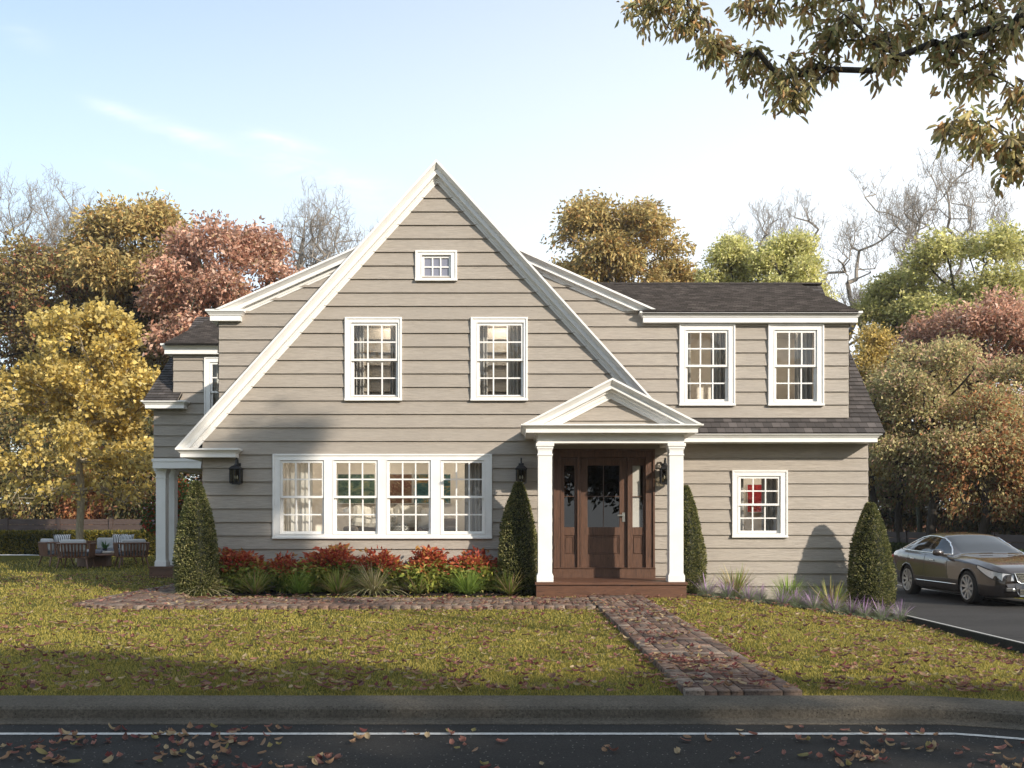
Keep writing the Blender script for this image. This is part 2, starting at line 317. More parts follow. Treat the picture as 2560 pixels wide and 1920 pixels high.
# ------------------------------------------------------------------ terrain
def sst(t): t=np.clip(t,0,1); return t*t*(3-2*t)
def zt(X,Y):
    X=np.asarray(X,float); Y=np.asarray(Y,float)
    z=-.09*np.clip((16.0-Y)/8.4,0,1)
    z=z-.38*sst((X-2.4)/4.3)*sst((Y-6.5)/6.0)-.10*sst((X-5)/2)
    z=z+2.6*sst((Y-44)/30)
    return z
def kerb_y(X):            # far kerb line: straight, then bending to the camera on the right
    X=np.asarray(X,float); t=np.clip(X-3.05,0,None); return 7.62-np.minimum(.58*t*t/(t+.45)*1.0+0*t,40)
DX0,DX1=6.96,10.1; DZ=-.40
def build_ground():
    xs=np.concatenate([np.linspace(-400,-20,12),np.arange(-19,6.9,.5),[6.9,6.93],[7.4,8.5,10,10.4],np.arange(11,30,1.5),np.linspace(32,400,12)])
    ys0=np.concatenate([np.array([0,.25,.6,1]),np.arange(1.5,36,.6),np.arange(36.6,80,2.5),np.linspace(85,600,12)])
    V=[];Fq=[]
    for j,y in enumerate(ys0):
        for x in xs:
            ky=float(kerb_y(x)); Y=ky+y*( (16-ky)/(8.4) if y<8.4 else 1)+(0 if y<8.4 else (7.6))
            if y<8.4: Y=ky+(16.02-ky)*(y/8.4)
            z=float(zt(x,Y)); 
            if y==0: z=float(zt(x,Y))+.0
            if DX0<x<DX1 : z-=.08
            V.append((x,Y,z-.012))
    n=len(xs)
    for j in range(len(ys0)-1):
        for i in range(n-1): Fq.append((j*n+i,j*n+i+1,(j+1)*n+i+1,(j+1)*n+i))
    o=link('lawn',np_mesh('lawn',V,Fq,M['lawn'],smooth=True)); tag(o,kind='structure')
    # road
    mb=MB(); N=[x for x in np.linspace(-60,2.5,12)]+list(np.linspace(3,9,25))+[12,20,60]
    def strip(mb,o0,o1,z0,z1,xa=-1e9,xb=1e9,step=None):
        for a,b in zip(N[:-1],N[1:]):
            pa,pb=kerb_pt(a,o0),kerb_pt(b,o0); qa,qb=kerb_pt(a,o1),kerb_pt(b,o1)
            mb.quad((*pa,z0),(*pb,z0),(*qb,z1),(*qa,z1))
    def kerb_pt(x,off):
        e=.01; dy=(float(kerb_y(x+e))-float(kerb_y(x-e)))/(2*e); L=math.hypot(1,dy)
        return (x+dy/L*off if True else x, float(kerb_y(x))-off/L)
    mb.quad((-300,-60,-.19),(300,-60,-.19),(300,9,-.19),(-300,9,-.19))
    tag(mb.build('road',M['asphalt']),kind='structure')
    v=MB(); v.quad((-300,-60,-.15),(300,-60,-.15),(300,-.6,-.15),(-300,-.6,-.15)); tag(v.build('verge',M['lawn']),kind='structure')
    k=MB(); prof=[(-.02,-.16),(-.02,-.092),(.0,-.078),(.02,-.074),(.33,-.080),(.385,-.090),(.41,-.108),(.425,-.165),(.45,-.1745),(.53,-.1795),(.545,-.186),(.545,-.195)]
    for (a0,z0),(a1,z1) in zip(prof[:-1],prof[1:]): strip(k,a0,a1,z0,z1)
    tag(k.build('kerb',M['kerb'],smooth=False),kind='structure')
    p=MB(); strip(p,.832,.895,-.186,-.186); tag(p.build('road_line',M['paint']),kind='structure')
    # driveway
    d=MB()
    ysd=[(5.2,-.182),(9,-.25),(12.8,DZ),(60,DZ)]
    for (ya,za),(yb,zb) in zip(ysd[:-1],ysd[1:]):
        d.quad((DX0,ya,za),(DX1+.8,ya,za),(DX1+.8,yb,zb),(DX0,yb,zb))
    tag(d.build('driveway',M['asphalt2']),kind='structure')
    kb=MB(); kb.box(DX0-.10,DX0,9,60,DZ-.25,DZ+.012); tag(kb.build('driveway_kerb',M['drive_kerb'],bevel=.01),kind='structure')
    ln=MB(); ln.quad((DX0-.075,9,DZ+.0165),(DX0-.02,9,DZ+.0165),(DX0-.02,60,DZ+.0165),(DX0-.075,60,DZ+.0165))
    tag(ln.build('driveway_edge_line',M['paint']),kind='structure')
    ln=MB(); ln.quad((DX1,9,DZ+.005),(DX1+.06,9,DZ+.005),(DX1+.06,60,DZ+.005),(DX1,60,DZ+.005)); tag(ln.build('driveway_line',M['paint']),kind='structure')
    # beds
    b=MB()
    for a,c in zip(np.arange(-5.6,.3,.6)[:-1],np.arange(-5.6,.3,.6)[1:]): b.quad((a,16.78,.012),(c,16.78,.012),(c,17.95,.03),(a,17.95,.03))
    xs=np.linspace(2.95,6.9,14)
    for a,c in zip(xs[:-1],xs[1:]):
        b.quad((a,17.25,float(zt(a,17.25))+.01),(c,17.25,float(zt(c,17.25))+.01),(c,18.8,float(zt(c,18.8))+.02),(a,18.8,float(zt(a,18.8))+.02))
    tag(b.build('flower_bed',M['soil']),kind='structure')
    g=MB(); g.quad((-24,37.0,.012),(-17.3,37.0,.012),(-18.5,38.0,.012),(-24,38.6,.012)); tag(g.build('pale_gap_strip',M['pale_gap']),kind='structure')  # pale sheet added to stand in for sky glimpsed below the hedge
build_ground()
# ------------------------------------------------------------------ brick path
def build_path():
    V=[];Q=[];C=[]; r=random.Random(4)
    def brick(cx,cy,lx,ly,th=0.0):
        z=float(zt(cx,cy))+.045+r.uniform(-.0025,.0025); g=.0035
        c=[(.215,.135,.10),(.18,.11,.08),(.25,.17,.125),(.15,.095,.075),(.29,.225,.175),(.20,.145,.115)][r.randrange(6)]
        k=r.uniform(.75,1.15); c=tuple(x*k for x in c); hx,hy=lx/2-g-r.uniform(0,.003),ly/2-g-r.uniform(0,.003); a=th+r.uniform(-.012,.012); ca,sa=math.cos(a),math.sin(a)
        n=len(V); b=.003
        for (hx_,hy_,dz) in ((hx,hy,-.09),(hx,hy,-b),(hx-b,hy-b,0)):
            for sx,sy in ((-1,-1),(1,-1),(1,1),(-1,1)):
                x=sx*hx_; y=sy*hy_; V.append((cx+x*ca-y*sa,cy+x*sa+y*ca,z+dz+(r.uniform(-.001,.001)))); C.append(c)
        for l in (0,4):
            for i in range(4): j=(i+1)%4; Q.append((n+l+i,n+l+j,n+l+4+j,n+l+4+i))
        Q.append((n+8,n+9,n+10,n+11))
    def field(x0,y0,nx,ny,m,rot=0,skip=None,inside=None):
        for i in range(nx):
            for j in range(ny):
                cx=x0+(i+.5)*m; cy=y0+(j+.5)*m
                if inside and not inside(cx,cy): continue
                for k in range(3):
                    o=(k-1)*m/3
                    if (i+j)%2: brick(cx,cy+o,m,m/3)
                    else: brick(cx+o,cy,m/3,m)
    # main path from kerb to porch (slightly skewed): rows
    m=.30; ya=7.64
    for j in range(30):
        cy=ya+(j+.5)*m
        if cy+m/2>16.56: break
        xc=1.785+(1.68-1.785)*(cy-7.63)/8.9
        for i in range(2):
            cx=xc-.15+(i*m)
            for k in range(3):
                o=(k-1)*m/3
                if (i+j)%2: brick(cx,cy+o,m,m/3)
                else: brick(cx+o,cy,m/3,m)
        for s in (-1,1):
            for k in range(2): brick(xc+s*(m+.075),cy-.075+k*.15,.15,.15)
    # side walk along the bed and round the corner
    m=.30
    def inside(x,y):
        if x<-5.2: return x>-6.75 and (y<21.5) and (y>14.55 or (x+5.9)**2/.81+(y-15.3)**2/.7<1) and ((x>-6.2) or y>14.9) and ((x<-5.5) or y<15.8)
        return True
    field(-6.9,14.62,int(8.1/m),4,m,inside=inside)
    field(-6.9,14.62+4*m,5,18,m,inside=inside)
    x=-5.9
    while x<1.18: brick(x,14.56,.15,.12); brick(x,15.88,.15,.12) if x>-5.3 else None; x+=.15
    o=link('path',np_mesh('path',V,Q,M['brick'],np.array(C))); tag(o,kind='structure')
    b=MB(); 
    for j in range(9):
        y0=7.64+j*.99; y1=min(y0+.99,16.5); xa=1.785-.105*(y0-7.63)/8.9; xb=1.785-.105*(y1-7.63)/8.9
        b.quad((xa-.44,y0,float(zt(xa,y0))+.035),(xa+.44,y0,float(zt(xa,y0))+.035),(xb+.44,y1,float(zt(xb,y1))+.035),(xb-.44,y1,float(zt(xb,y1))+.035))
    b.quad((-6.0,14.55,.018),(1.3,14.55,.018),(1.3,15.9,.03),(-6.0,15.9,.03)); b.quad((-6.6,15,.034),(-5.5,15,.034),(-5.5,21.5,.034),(-6.6,21.5,.034))
    tag(b.build('path_bedding',M['soil']),kind='structure')
build_path()
# ------------------------------------------------------------------ house
DM,DU,DW=17.87,18.5,18.77
H=empty('house',(0,DM,0),0,'two-storey taupe clapboard house with a steep front gable, white trim and dark shingle roofs','house')
def siding(mb,fn,left,right,z0,z1,holes=(),lap=.032):
    lz,lx=zip(*left); rz,rx=zip(*right)
    k0=math.floor((z0-EYE)/EXPO); br=set([z0,z1]); lines=set()
    k=k0
    while EYE+k*EXPO<z1:
        z=EYE+k*EXPO
        if z>z0: br.add(round(z,5)); lines.add(round(z,5))
        k+=1
    for z in list(lz)+list(rz)+[h[2] for h in holes]+[h[3] for h in holes]:
        if z0<z<z1: br.add(round(z,5))
    br=sorted(br)
    def out(z,side):   # side=+1: just above z, -1: just below
        f=(z+side*1e-4-EYE)/EXPO; f=f-math.floor(f); return lap*(1-f)+.004
    def ivals(za,zb):
        zm=(za+zb)/2; res=[[(np.interp(za,lz,lx),np.interp(zb,lz,lx)),(np.interp(za,rz,rx),np.interp(zb,rz,rx))]]
        for h in sorted(holes):
            if h[2]<=zm<=h[3]:
                nr=[]
                for l,r in res:
                    if h[0]<r[0] and h[1]>l[0]:
                        if h[0]>l[0]: nr.append([l,(h[0],h[0])])
                        if h[1]<r[0]: nr.append([(h[1],h[1]),r])
                    else: nr.append([l,r])
                res=nr
        return [q for q in res if q[1][0]>q[0][0] or q[1][1]>q[0][1]]
    for za,zb in zip(br[:-1],br[1:]):
        if zb-za<1e-4: continue
        oa,ob=out(za,1),out(zb,-1)
        for l,r in ivals(za,zb):
            mb.quad(fn(l[0],oa,za),fn(r[0],oa,za),fn(r[1],ob,zb),fn(l[1],ob,zb))
            if za in lines or za==z0: mb.quad(fn(l[0],0,za),fn(r[0],0,za),fn(r[0],oa,za),fn(l[0],oa,za))
def front(y): return lambda u,o,z:(u,y-o,z)
def mold(mb,p0,p1,out,up,prof,n0=None,n1=None,caps=True):
    p0,p1,out,up=map(Vector,(p0,p1,out,up)); d=(p1-p0).normalized(); rows=[]
    for p,n in ((p0,n0),(p1,n1)):
        n=d if n is None else Vector(n); row=[]
        for a,b in prof:
            q=p+out*a+up*b; t=(p-q).dot(n)/d.dot(n); row.append(q+d*t)
        rows.append(row)
    m=len(prof)
    for i in range(m):
        j=(i+1)%m; mb.quad(rows[0][i],rows[0][j],rows[1][j],rows[1][i])
    if caps: mb.face(rows[0]); mb.face(rows[1][::-1])
def cornice(mb,pts,z,prof):
    """pts in XY; outward side is the right-hand side of travel"""
    P=[Vector((p[0],p[1],z)) for p in pts]; D=[(P[i+1]-P[i]).normalized() for i in range(len(P)-1)]
    for i,d in enumerate(D):
        out=Vector((d.y,-d.x,0)); n0=(D[i-1]+d) if i>0 else None; n1=(D[i+1]+d) if i<len(D)-1 else None
        mold(mb,P[i],P[i+1],out,(0,0,1),prof,n0,n1,caps=(i==0 or i==len(D)-1))
def roofplane(mb,e0,e1,r0,r1,course=.125,lift=.018,th=.05):
    """shingle courses from eave e0-e1 up to ridge r0-r1"""
    e0,e1,r0,r1=map(Vector,(e0,e1,r0,r1)); L=((r0+r1)/2-(e0+e1)/2).length; n=max(1,int(L/course)); nr=(e1-e0).cross(r0-e0).normalized()
    if nr.z<0: nr=-nr
    u0=e0.x+e0.y
    for i in range(n):
        a,b=i/n,(i+1)/n
        p0,p1=e0.lerp(r0,a),e1.lerp(r1,a); q0,q1=e0.lerp(r0,b),e1.lerp(r1,b)
        ua=[(p0-e0).dot((e1-e0).normalized()),(p1-e0).dot((e1-e0).normalized()),(q1-e0).dot((e1-e0).normalized()),(q0-e0).dot((e1-e0).normalized())]
        vs=i*.125
        mb.quad(p0+nr*(lift+.004),p1+nr*(lift+.004),q1+nr*.004,q0+nr*.004,uv=[(ua[0],vs+.002),(ua[1],vs+.002),(ua[2],vs+.123),(ua[3],vs+.123)])
        mb.quad(p0,p1,p1+nr*(lift+.004),p0+nr*(lift+.004),uv=[(ua[0],vs+.03),(ua[1],vs+.03),(ua[1],vs+.04),(ua[0],vs+.04)])
    t=nr*-th
    mb.quad(e0+t,e1+t,r1+t,r0+t,uv=[(0,0)]*4); mb.quad(e0,e1,e1+t,e0+t,uv=[(0,0)]*4); mb.quad(e0,r0,r0+t,e0+t,uv=[(0,0)]*4); mb.quad(e1,r1,r1+t,e1+t,uv=[(0,0)]*4)
P_RAKE=[(0,-.215),(.030,-.215),(.030,-.185),(.040,-.178),(.040,-.150),(.055,-.142),(.055,-.128),(.135,-.128),(.135,-.066),(.150,-.058),(.170,-.040),(.205,-.016),(.222,-.012),(.222,.022),(0,.022)]
P_CORN=[(0,-.165),(.11,-.165),(.13,-.165),(.13,-.085),(.145,-.078),(.152,-.062),(.185,-.030),(.2,-.022),(.2,.012),(0,.012)]
def corn(o=.2,h=.165,s=0):
    k=h/.165; return [(0,-.165*k),(o-.07,-.165*k),(o-.07,-.085*k),(o-.055,-.078*k),(o-.048,-.062*k),(o-.015,-.03*k),(o,-.022*k),(o,.012),(0,.012)]
# --- window rects
def win_rect(px0,px1,py0,py1,d): return (SX(px0,d),SX(px1,d),SZ(py1,d),SZ(py0,d))
W_A=win_rect(863,1005,794,1001,DM); W_B=win_rect(1177,1319,794,1001,DM); W_T=win_rect(1039,1143,627.5,702,DM); W_Q=win_rect(683,1230,1135.3,1345,DM)
W_D1=win_rect(1697.4,1836.7,810.6,1013.5,DU); W_D2=win_rect(1919,2058.3,810.6,1013.5,DU); W_R=win_rect(1829,1967.6,1175.8,1342.4,DW)
def hole(w,m=.07): return (w[0]+m,w[1]-m,w[2]+m,w[3]-m)
DOOR=(SX(1384,DM),SX(1636,DM),.246,SZ(1123,DM))
XA=-1.34; ZA=7.64; KA=1.107; XL,XR=-5.55,2.87
mb=MB()
siding(mb,front(DM),[(-.3,XL),(ZA-.03-KA*(XA-XL),XL),(ZA-.05,XA-.02)],[(-.3,XR),(ZA-.03-KA*(XR-XA),XR),(ZA-.05,XA+.02)],-.3,ZA-.06,[hole(W_A),hole(W_B),hole(W_T),hole(W_Q),DOOR])
UXL=-5.44; UXC=-1.41; UZ=6.93; UK=.443
siding(mb,front(DU),[(2.4,UXL),(5.06,UXL),(UZ-.05,UXC-.02)],[(2.4,6.25),(4.96,6.25),(4.961,2.95),(5.06,2.72),(UZ-.05,UXC+.02)],3.1,UZ-.06,[hole(W_D1),hole(W_D2)])
siding(mb,front(DW),[(-.8,XR-.3),(3,XR-.3)],[(-.8,6.71),(3,6.71)],-.8,2.78,[hole(W_R)])
# cheeks, side and rear walls
siding(mb,lambda u,o,z:(XR+o,u,z),[(-.6,DM),(3,DM)],[(-.6,DW),(3,DW)],-.6,2.9)
siding(mb,lambda u,o,z:(XL-o,u,z),[(-.6,DM),(3,DM)],[(-.6,26),(3,26)],-.6,2.95)
siding(mb,lambda u,o,z:(UXL-o,u,z),[(2.4,DU),(5,DU)],[(2.4,26),(5,26)],2.4,5.05)
siding(mb,lambda u,o,z:(6.71+o,u,z),[(-.8,DW),(2.8,DW),(6.4,21.98)],[(-.8,25.2),(2.8,25.2),(6.4,21.98)],-.8,6.38)
siding(mb,lambda u,o,z:(6.25+o,u,z),[(3.2,DU),(5.1,DU),(6.4,21.9)],[(3.2,DU+.05),(5.1,DU+2.2),(6.4,21.98)],3.2,6.38)
siding(mb,lambda u,o,z:(u,25.2+o,z),[(-.8,XL),(3,XL)],[(-.8,6.71),(3,6.71)],-.8,3.0)
mb.box(XL+.05,XR-.05,DM+4.6,DM+4.65,-.3,2.9)
mb.build('wall',M['siding'],H)
# --- roofs
def add_roof(fn): m=MB(); fn(m); return m.build('roof',M['shingle'],H)
add_roof(lambda m:(roofplane(m,(XA-4.58,DM-.13,ZA-4.58*KA),(XA-4.58,26,ZA-4.58*KA),(XA,DM-.13,ZA),(XA,26,ZA)),
                   roofplane(m,(XA+4.05,DM-.13,ZA-4.05*KA),(XA+4.05,26,ZA-4.05*KA),(XA,DM-.13,ZA),(XA,26,ZA))))
add_roof(lambda m:(roofplane(m,(UXC-4.0,DU-.13,UZ-4.0*UK),(UXC-4.0,26,UZ-4.0*UK),(UXC,DU-.13,UZ),(UXC,26,UZ)),
                   roofplane(m,(UXC+4.0,DU-.13,UZ-4.0*UK),(UXC+4.0,26,UZ-4.0*UK),(UXC,DU-.13,UZ),(UXC,26,UZ))))
ez=SZ(1083,18.2); rz_=SZ(714,21.98)
zk=ez+(rz_-ez)*(18.53-18.19)/(21.98-18.19)
add_roof(lambda m:(roofplane(m,(XR,18.19,ez),(6.82,18.19,ez),(XR,18.53,zk),(6.82,18.53,zk)),roofplane(m,(6.24,18.53,zk),(6.82,18.53,zk),(6.24,21.98,rz_),(6.82,21.98,rz_)),roofplane(m,(6.82,25.8,ez),(XR,25.8,ez),(6.82,21.98,rz_),(XR,21.98,rz_))))
dz=SZ(779,18.3)
def dormroof(m):
    roofplane(m,(2.4,18.29,dz+.0),(6.37,18.29,dz+.0),(1.2,21.98,rz_+.02),(6.37,21.98,rz_+.02),course=.11)
    for i in range(46):     # ridge caps
        x=1.3+i*.12; m.box(x,x+.125,21.9,22.06,rz_+.02,rz_+.05+.004*(i%2))
add_roof(dormroof)
# --- trims
t=MB()
def rakes(t,xc,zc,k,half_l,half_r,y,prof,inset=.0):
    for s,h in ((-1,half_l),(1,half_r)):
        d=Vector((s,0,-k)).normalized(); up=Vector((s*k,0,1)).normalized()
        p0=Vector((xc,y,zc)); p1=Vector((xc+s*h,y,zc-k*h))
        mold(t,p0,p1,(0,-1,0),up,prof,n0=(s,0,0),n1=(0,0,1))
rakes(t,XA,ZA,KA,4.6,4.15,DM,[(a*1.15,b*.98) for a,b in P_RAKE])
cornice(t,[(XL-.13,19.0),(XL-.13,DM-.03),(-5.10,DM-.03),(-5.10,DM+.02)],ZA-4.6*KA-.005,corn(.27,.145)); 
t.build('rake_trim',M['trim'],H)
t=MB(); rakes(t,UXC,UZ,UK,4.0,4.0,DU,P_RAKE)
cornice(t,[(UXL,19.6),(UXL,DU-.01),(UXL+.30,DU-.01),(UXL+.30,DU+.02)],UZ-4.0*UK-.005,corn(.2,.19))
t.build('rake_trim',M['trim'],H)
t=MB(); cornice(t,[(2.55,DU+.02),(2.55,DU-.003),(6.25,DU-.003),(6.25,19.4)],dz,corn(.2,.185)); t.box(2.56,6.24,DU-.03,DU-.008,dz-.215,dz-.18)
t.build('eave_cornice',M['trim'],H)
t=MB(); cornice(t,[(XR+.02,DW-.35),(6.56,DW-.35),(6.56,24.5)],ez,corn(.22,.155)); t.box(XR+.02,6.66,DW-.38,DW,ez-.152,ez-.12); t.box(6.5,6.72,DW-.38,24.5,ez-.1535,ez-.1215)
t.build('eave_cornice',M['trim'],H)
# --- windows
def frame_bars(mb,x0,x1,z0,z1,w,y0,y1,wb=None):
    wb=w if wb is None else wb
    mb.box(x0,x0+w,y0,y1,z0,z1); mb.box(x1-w,x1,y0,y1,z0,z1); mb.box(x0+w,x1-w,y0,y1,z1-w,z1); mb.box(x0+w,x1-w,y0,y1,z0,z0+wb)
def window(w,glasses,gz0,gz1,rail,y,glassmat=None,cols=3,rows=2,single=False,label=None):
    x0,x1,z0,z1=w
    f=MB(); bb=.032
    frame_bars(f,x0,x1,z0,z1,bb,y-.062,y+.0)                       # back band
    # casing field with holes for each glass opening: build as bars
    e=.045                                                          # sash stile width
    xs=[x0+bb]; 
    zl,zh=gz0-e-.012,gz1+e
    f.box(x0+bb,x1-bb,y-.046,y+.0,z0+bb,zl); f.box(x0+bb,x1-bb,y-.046,y+.0,zh,z1-bb)
    edges=[x0+bb]+[v for g in glasses for v in (g[0]-e,g[1]+e)]+[x1-bb]
    for i in range(0,len(edges),2):
        f.box(edges[i],edges[i+1],y-.046,y+.0,zl,zh)
        if i>0 : f.box(edges[i]+.002,edges[i+1]-.002,y,y+.12,zl,zh)
    for g in glasses:                                               # inner stop and jamb
        a,b=g[0]-e,g[1]+e
        frame_bars(f,a-.012,b+.012,zl-.012,zh+.012,.014,y-.054,y-.044)
        frame_bars(f,a-.03,b+.03,zl-.03,zh+.03,.031,y+.001,y+.12)
    f.box(x0-.006,x1+.006,y-.075,y+.0,z0-.012,z0+.022)              # sill nose
    wo=f.build('window',M['trim'],H,bevel=.004)
    for g in glasses:
        def sash(za,zb,yy,wt,wbm):
            s=MB(); a,b=g[0]-e+.003,g[1]+e-.003
            s.box(a,g[0],yy,yy+.035,za,zb); s.box(g[1],b,yy,yy+.035,za,zb); s.box(g[0],g[1],yy,yy+.035,zb-wt,zb); s.box(g[0],g[1],yy,yy+.035,za,za+wbm)
            iz0,iz1=za+wbm,zb-wt; m=.0125
            for i in range(1,cols): xx=g[0]+(g[1]-g[0])*i/cols; s.box(xx-m,xx+m,yy+.002,yy+.027,iz0,iz1)
            for i in range(1,rows): zz=iz0+(iz1-iz0)*i/rows; s.box(g[0],g[1],yy+.004,yy+.025,zz-m,zz+m)
            s.build('sash',M['trim'],wo)
        p=MB()
        if single:
            sash(gz0-e,gz1+e-.003,y-.01,e,e); p.quad((g[0],y+.015,gz0),(g[1],y+.015,gz0),(g[1],y+.015,gz1),(g[0],y+.015,gz1))
        else:
            sash(rail-.02,gz1+e-.003,y-.028,e,.04); sash(gz0-e-.008,rail+.02,y+.012,.04,e)
            p.quad((g[0],y-.010,rail),(g[1],y-.010,rail),(g[1],y-.010,gz1),(g[0],y-.010,gz1)); p.quad((g[0],y+.030,gz0),(g[1],y+.030,gz0),(g[1],y+.030,rail),(g[0],y+.030,rail))
        p.build('pane',glassmat or M['glass'],wo)
    return wo
def gx(a,b,d): return (SX(a,d),SX(b,d))
window(W_A,[gx(885,990,DM)],SZ(986,DM),SZ(814,DM),SZ(900,DM),DM)
window(W_B,[gx(1199,1303,DM)],SZ(986,DM),SZ(814,DM),SZ(900,DM),DM)
window(W_T,[gx(1061,1122,DM)],SZ(690,DM),SZ(645,DM),0,DM,M['attic_glass'],single=True)
window(W_Q,[gx(707.7,805.5,DM),gx(841.4,939.2,DM),gx(974.5,1071.7,DM),gx(1109.4,1204.9,DM)],SZ(1327,DM),SZ(1157,DM),SZ(1242.4,DM),DM)
window(W_D1,[gx(1719,1814,DU)],SZ(997,DU),SZ(832,DU),SZ(915,DU),DU)
window(W_D2,[gx(1941,2035,DU)],SZ(997,DU),SZ(832,DU),SZ(915,DU),DU)
window(W_R,[gx(1851,1944,DW)],SZ(1325.6,DW),SZ(1196,DW),SZ(1261.5,DW),DW)
# --- rooms behind the glass
def room(x0,x1,z0,z1,y0,y1):
    r=MB(); r.quad((x0,y1,z0),(x1,y1,z0),(x1,y1,z1),(x0,y1,z1)); r.quad((x0,y0,z0),(x0,y1,z0),(x0,y1,z1),(x0,y0,z1)); r.quad((x1,y0,z0),(x1,y1,z0),(x1,y1,z1),(x1,y0,z1))
    r.build('interior_wall',M['plaster'],H)
    c=MB(); c.quad((x0,y0,z1),(x1,y0,z1),(x1,y1,z1),(x0,y1,z1)); c.build('ceiling',M['plaster2'],H)
    f=MB(); f.quad((x0,y0,z0),(x1,y0,z0),(x1,y1,z0),(x0,y1,z0)); f.build('interior_floor',M['interior_floor'],H)
M['lamp']=NT('room_fill_glow'); _e=M['lamp'].n('ShaderNodeEmission'); _e.inputs[0].default_value=(1,.88,.72,1); _e.inputs[1].default_value=21; M['lamp'].l(_e.outputs[0],M['lamp'].out.inputs[0]); M['lamp']=M['lamp'].m  # warm emission for the added fill discs
def room_fill_disc(x,y,z,r):  # unseen glowing disc under the ceiling, added to brighten the room
    b=MB(); b.lathe([(0,z-.03),(r,z-.03),(r,z-.005)],(x,y,0),20); b.build('room_fill_disc',M['lamp'],H)
for x in (-4.3,-2.6,-.9): room_fill_disc(x,DM+.95,2.715,.17)
room_fill_disc(-2.2,DM+.4,5.075,.22); room_fill_disc(-.2,DM+.4,5.075,.22); room_fill_disc(3.6,DU+.32,4.895,.11); room_fill_disc(5.2,DU+.32,4.895,.11); room_fill_disc(4.8,DW+.7,2.545,.15)
room(-5.3,.3,.45,2.72,DM+.125,DM+1.75)
room(-3.4,-1.25,3.1,5.08,DM+.125,DM+1.3); room(-1.22,.6,3.1,5.08,DM+.125,DM+1.3)
room(2.75,6.1,3.3,4.9,DU+.125,DU+1.3); room(3.1,6.5,.3,2.55,DW+.125,DW+1.3)
# --- front door
def front_door():
    x0,x1,z0,z1=DOOR; yf=DM-.02; W=M['door_wood']
    Xp=lambda px:SX(px/2.675+1240,DM); Zp=lambda py:SZ(py/2.675+900,DM)
    f=MB()
    f.box(x0,Xp(437),yf,DM+.16,Zp(1392),z1-.0); f.box(Xp(1000),x1,yf,DM+.16,Zp(1392),z1-.001)          # outer pilasters
    f.box(Xp(437),Xp(1000),yf+.003,DM+.16,Zp(653),z1-.002)                                               # header
    f.box(Xp(543),Xp(566),yf+.002,DM+.16,Zp(1392),Zp(653)); f.box(Xp(879),Xp(895),yf+.002,DM+.16,Zp(1392),Zp(653))
    f.box(x0-.012,x1+.012,yf-.03,DM+.16,.247,Zp(1393)); f.box(x0-.02,x1+.02,yf-.05,DM+.1,Zp(1393),Zp(1388))
    for xa,xb in ((x0-.004,x0+.03),(x1-.03,x1+.004)): f.box(xa,xb,yf-.03,yf,Zp(1392),z1)
    f.box(x0-.004,x1+.004,yf-.031,yf,z1-.035,z1+.003)
    for xa in (Xp(437)-.014,Xp(1000),Xp(566)-.012,Xp(879)): f.box(xa,xa+.012,yf-.008,yf+.002,Zp(1390),Zp(655))
    f.build('door_frame',W,H,bevel=.003)
    def leaf(nm,xa,xb,ga,gb,mul=True,gm=None,parent=H):
        d=MB(); y=yf+.05; zt_,zb=Zp(655),Zp(1388); g1,g0=Zp(705),Zp(1118); p1,p0=Zp(1173),Zp(1300)
        d.box(xa,ga,y,y+.045,zb,zt_); d.box(gb,xb,y,y+.045,zb,zt_); d.box(ga,gb,y,y+.045,g1,zt_); d.box(ga,gb,y,y+.045,p1,g0); d.box(ga,gb,y,y+.045,zb,p0)
        d.box(ga+.0,gb-.0,y+.018,y+.03,p0,p1); 
        m=.010; frame_bars(d,ga+.02,gb-.02,p0+.02,p1-.02,m,y+.006,y+.02)
        zm=(g0+g1)/2; d.box(ga,gb,y+.008,y+.03,zm-m*.6,zm+m*.6)
        if mul: xm=(ga+gb)/2; d.box(xm-m*.6,xm+m*.6,y+.0085,y+.031,g0,g1)
        o=d.build(nm,W,parent,bevel=.003)
        p=MB(); p.quad((ga,y+.02,g0),(gb,y+.02,g0),(gb,y+.02,g1),(ga,y+.02,g1)); p.build('pane',gm or M['dark_glass'],o)
        return o
    leaf('sidelight',Xp(438),Xp(542),Xp(457),Xp(525),False)
    d=leaf('front_door',Xp(568),Xp(878),Xp(613),Xp(827))
    r=leaf('sidelight',Xp(896),Xp(999),Xp(915),Xp(985),False,M['glass'])
    h=MB(); y=yf+.05
    h.box(Xp(845),Xp(864),y-.012,y,Zp(1082),Zp(1020)); h.box(Xp(812),Xp(858),y-.05,y-.035,Zp(1044),Zp(1034)); h.tube([(Xp(852),y-.04,Zp(1039)),(Xp(852),y,Zp(1039))],.012)
    h.build('handle',M['steel'],d,bevel=.003)
    b=MB(); b.box(Xp(905),Xp(968),y+.05,y+.06,Zp(1125),Zp(700)); b.build('blind',M['frost'],H)
    b=MB(); b.quad((x0,DM+.155,.25),(x1,DM+.155,.25),(x1,DM+1.6,.25),(x0,DM+1.6,.25)); b.quad((x0,DM+1.6,.25),(x1,DM+1.6,.25),(x1,DM+1.6,2.6),(x0,DM+1.6,2.6)); b.quad((x0,DM+.155,2.6),(x1,DM+.155,2.6),(x1,DM+1.6,2.6),(x0,DM+1.6,2.6))
    for x in (x0,x1): b.quad((x,DM+.155,.25),(x,DM+1.6,.25),(x,DM+1.6,2.6),(x,DM+.155,2.6))
    b.build('interior_wall',M['rust_door'],H)
front_door()
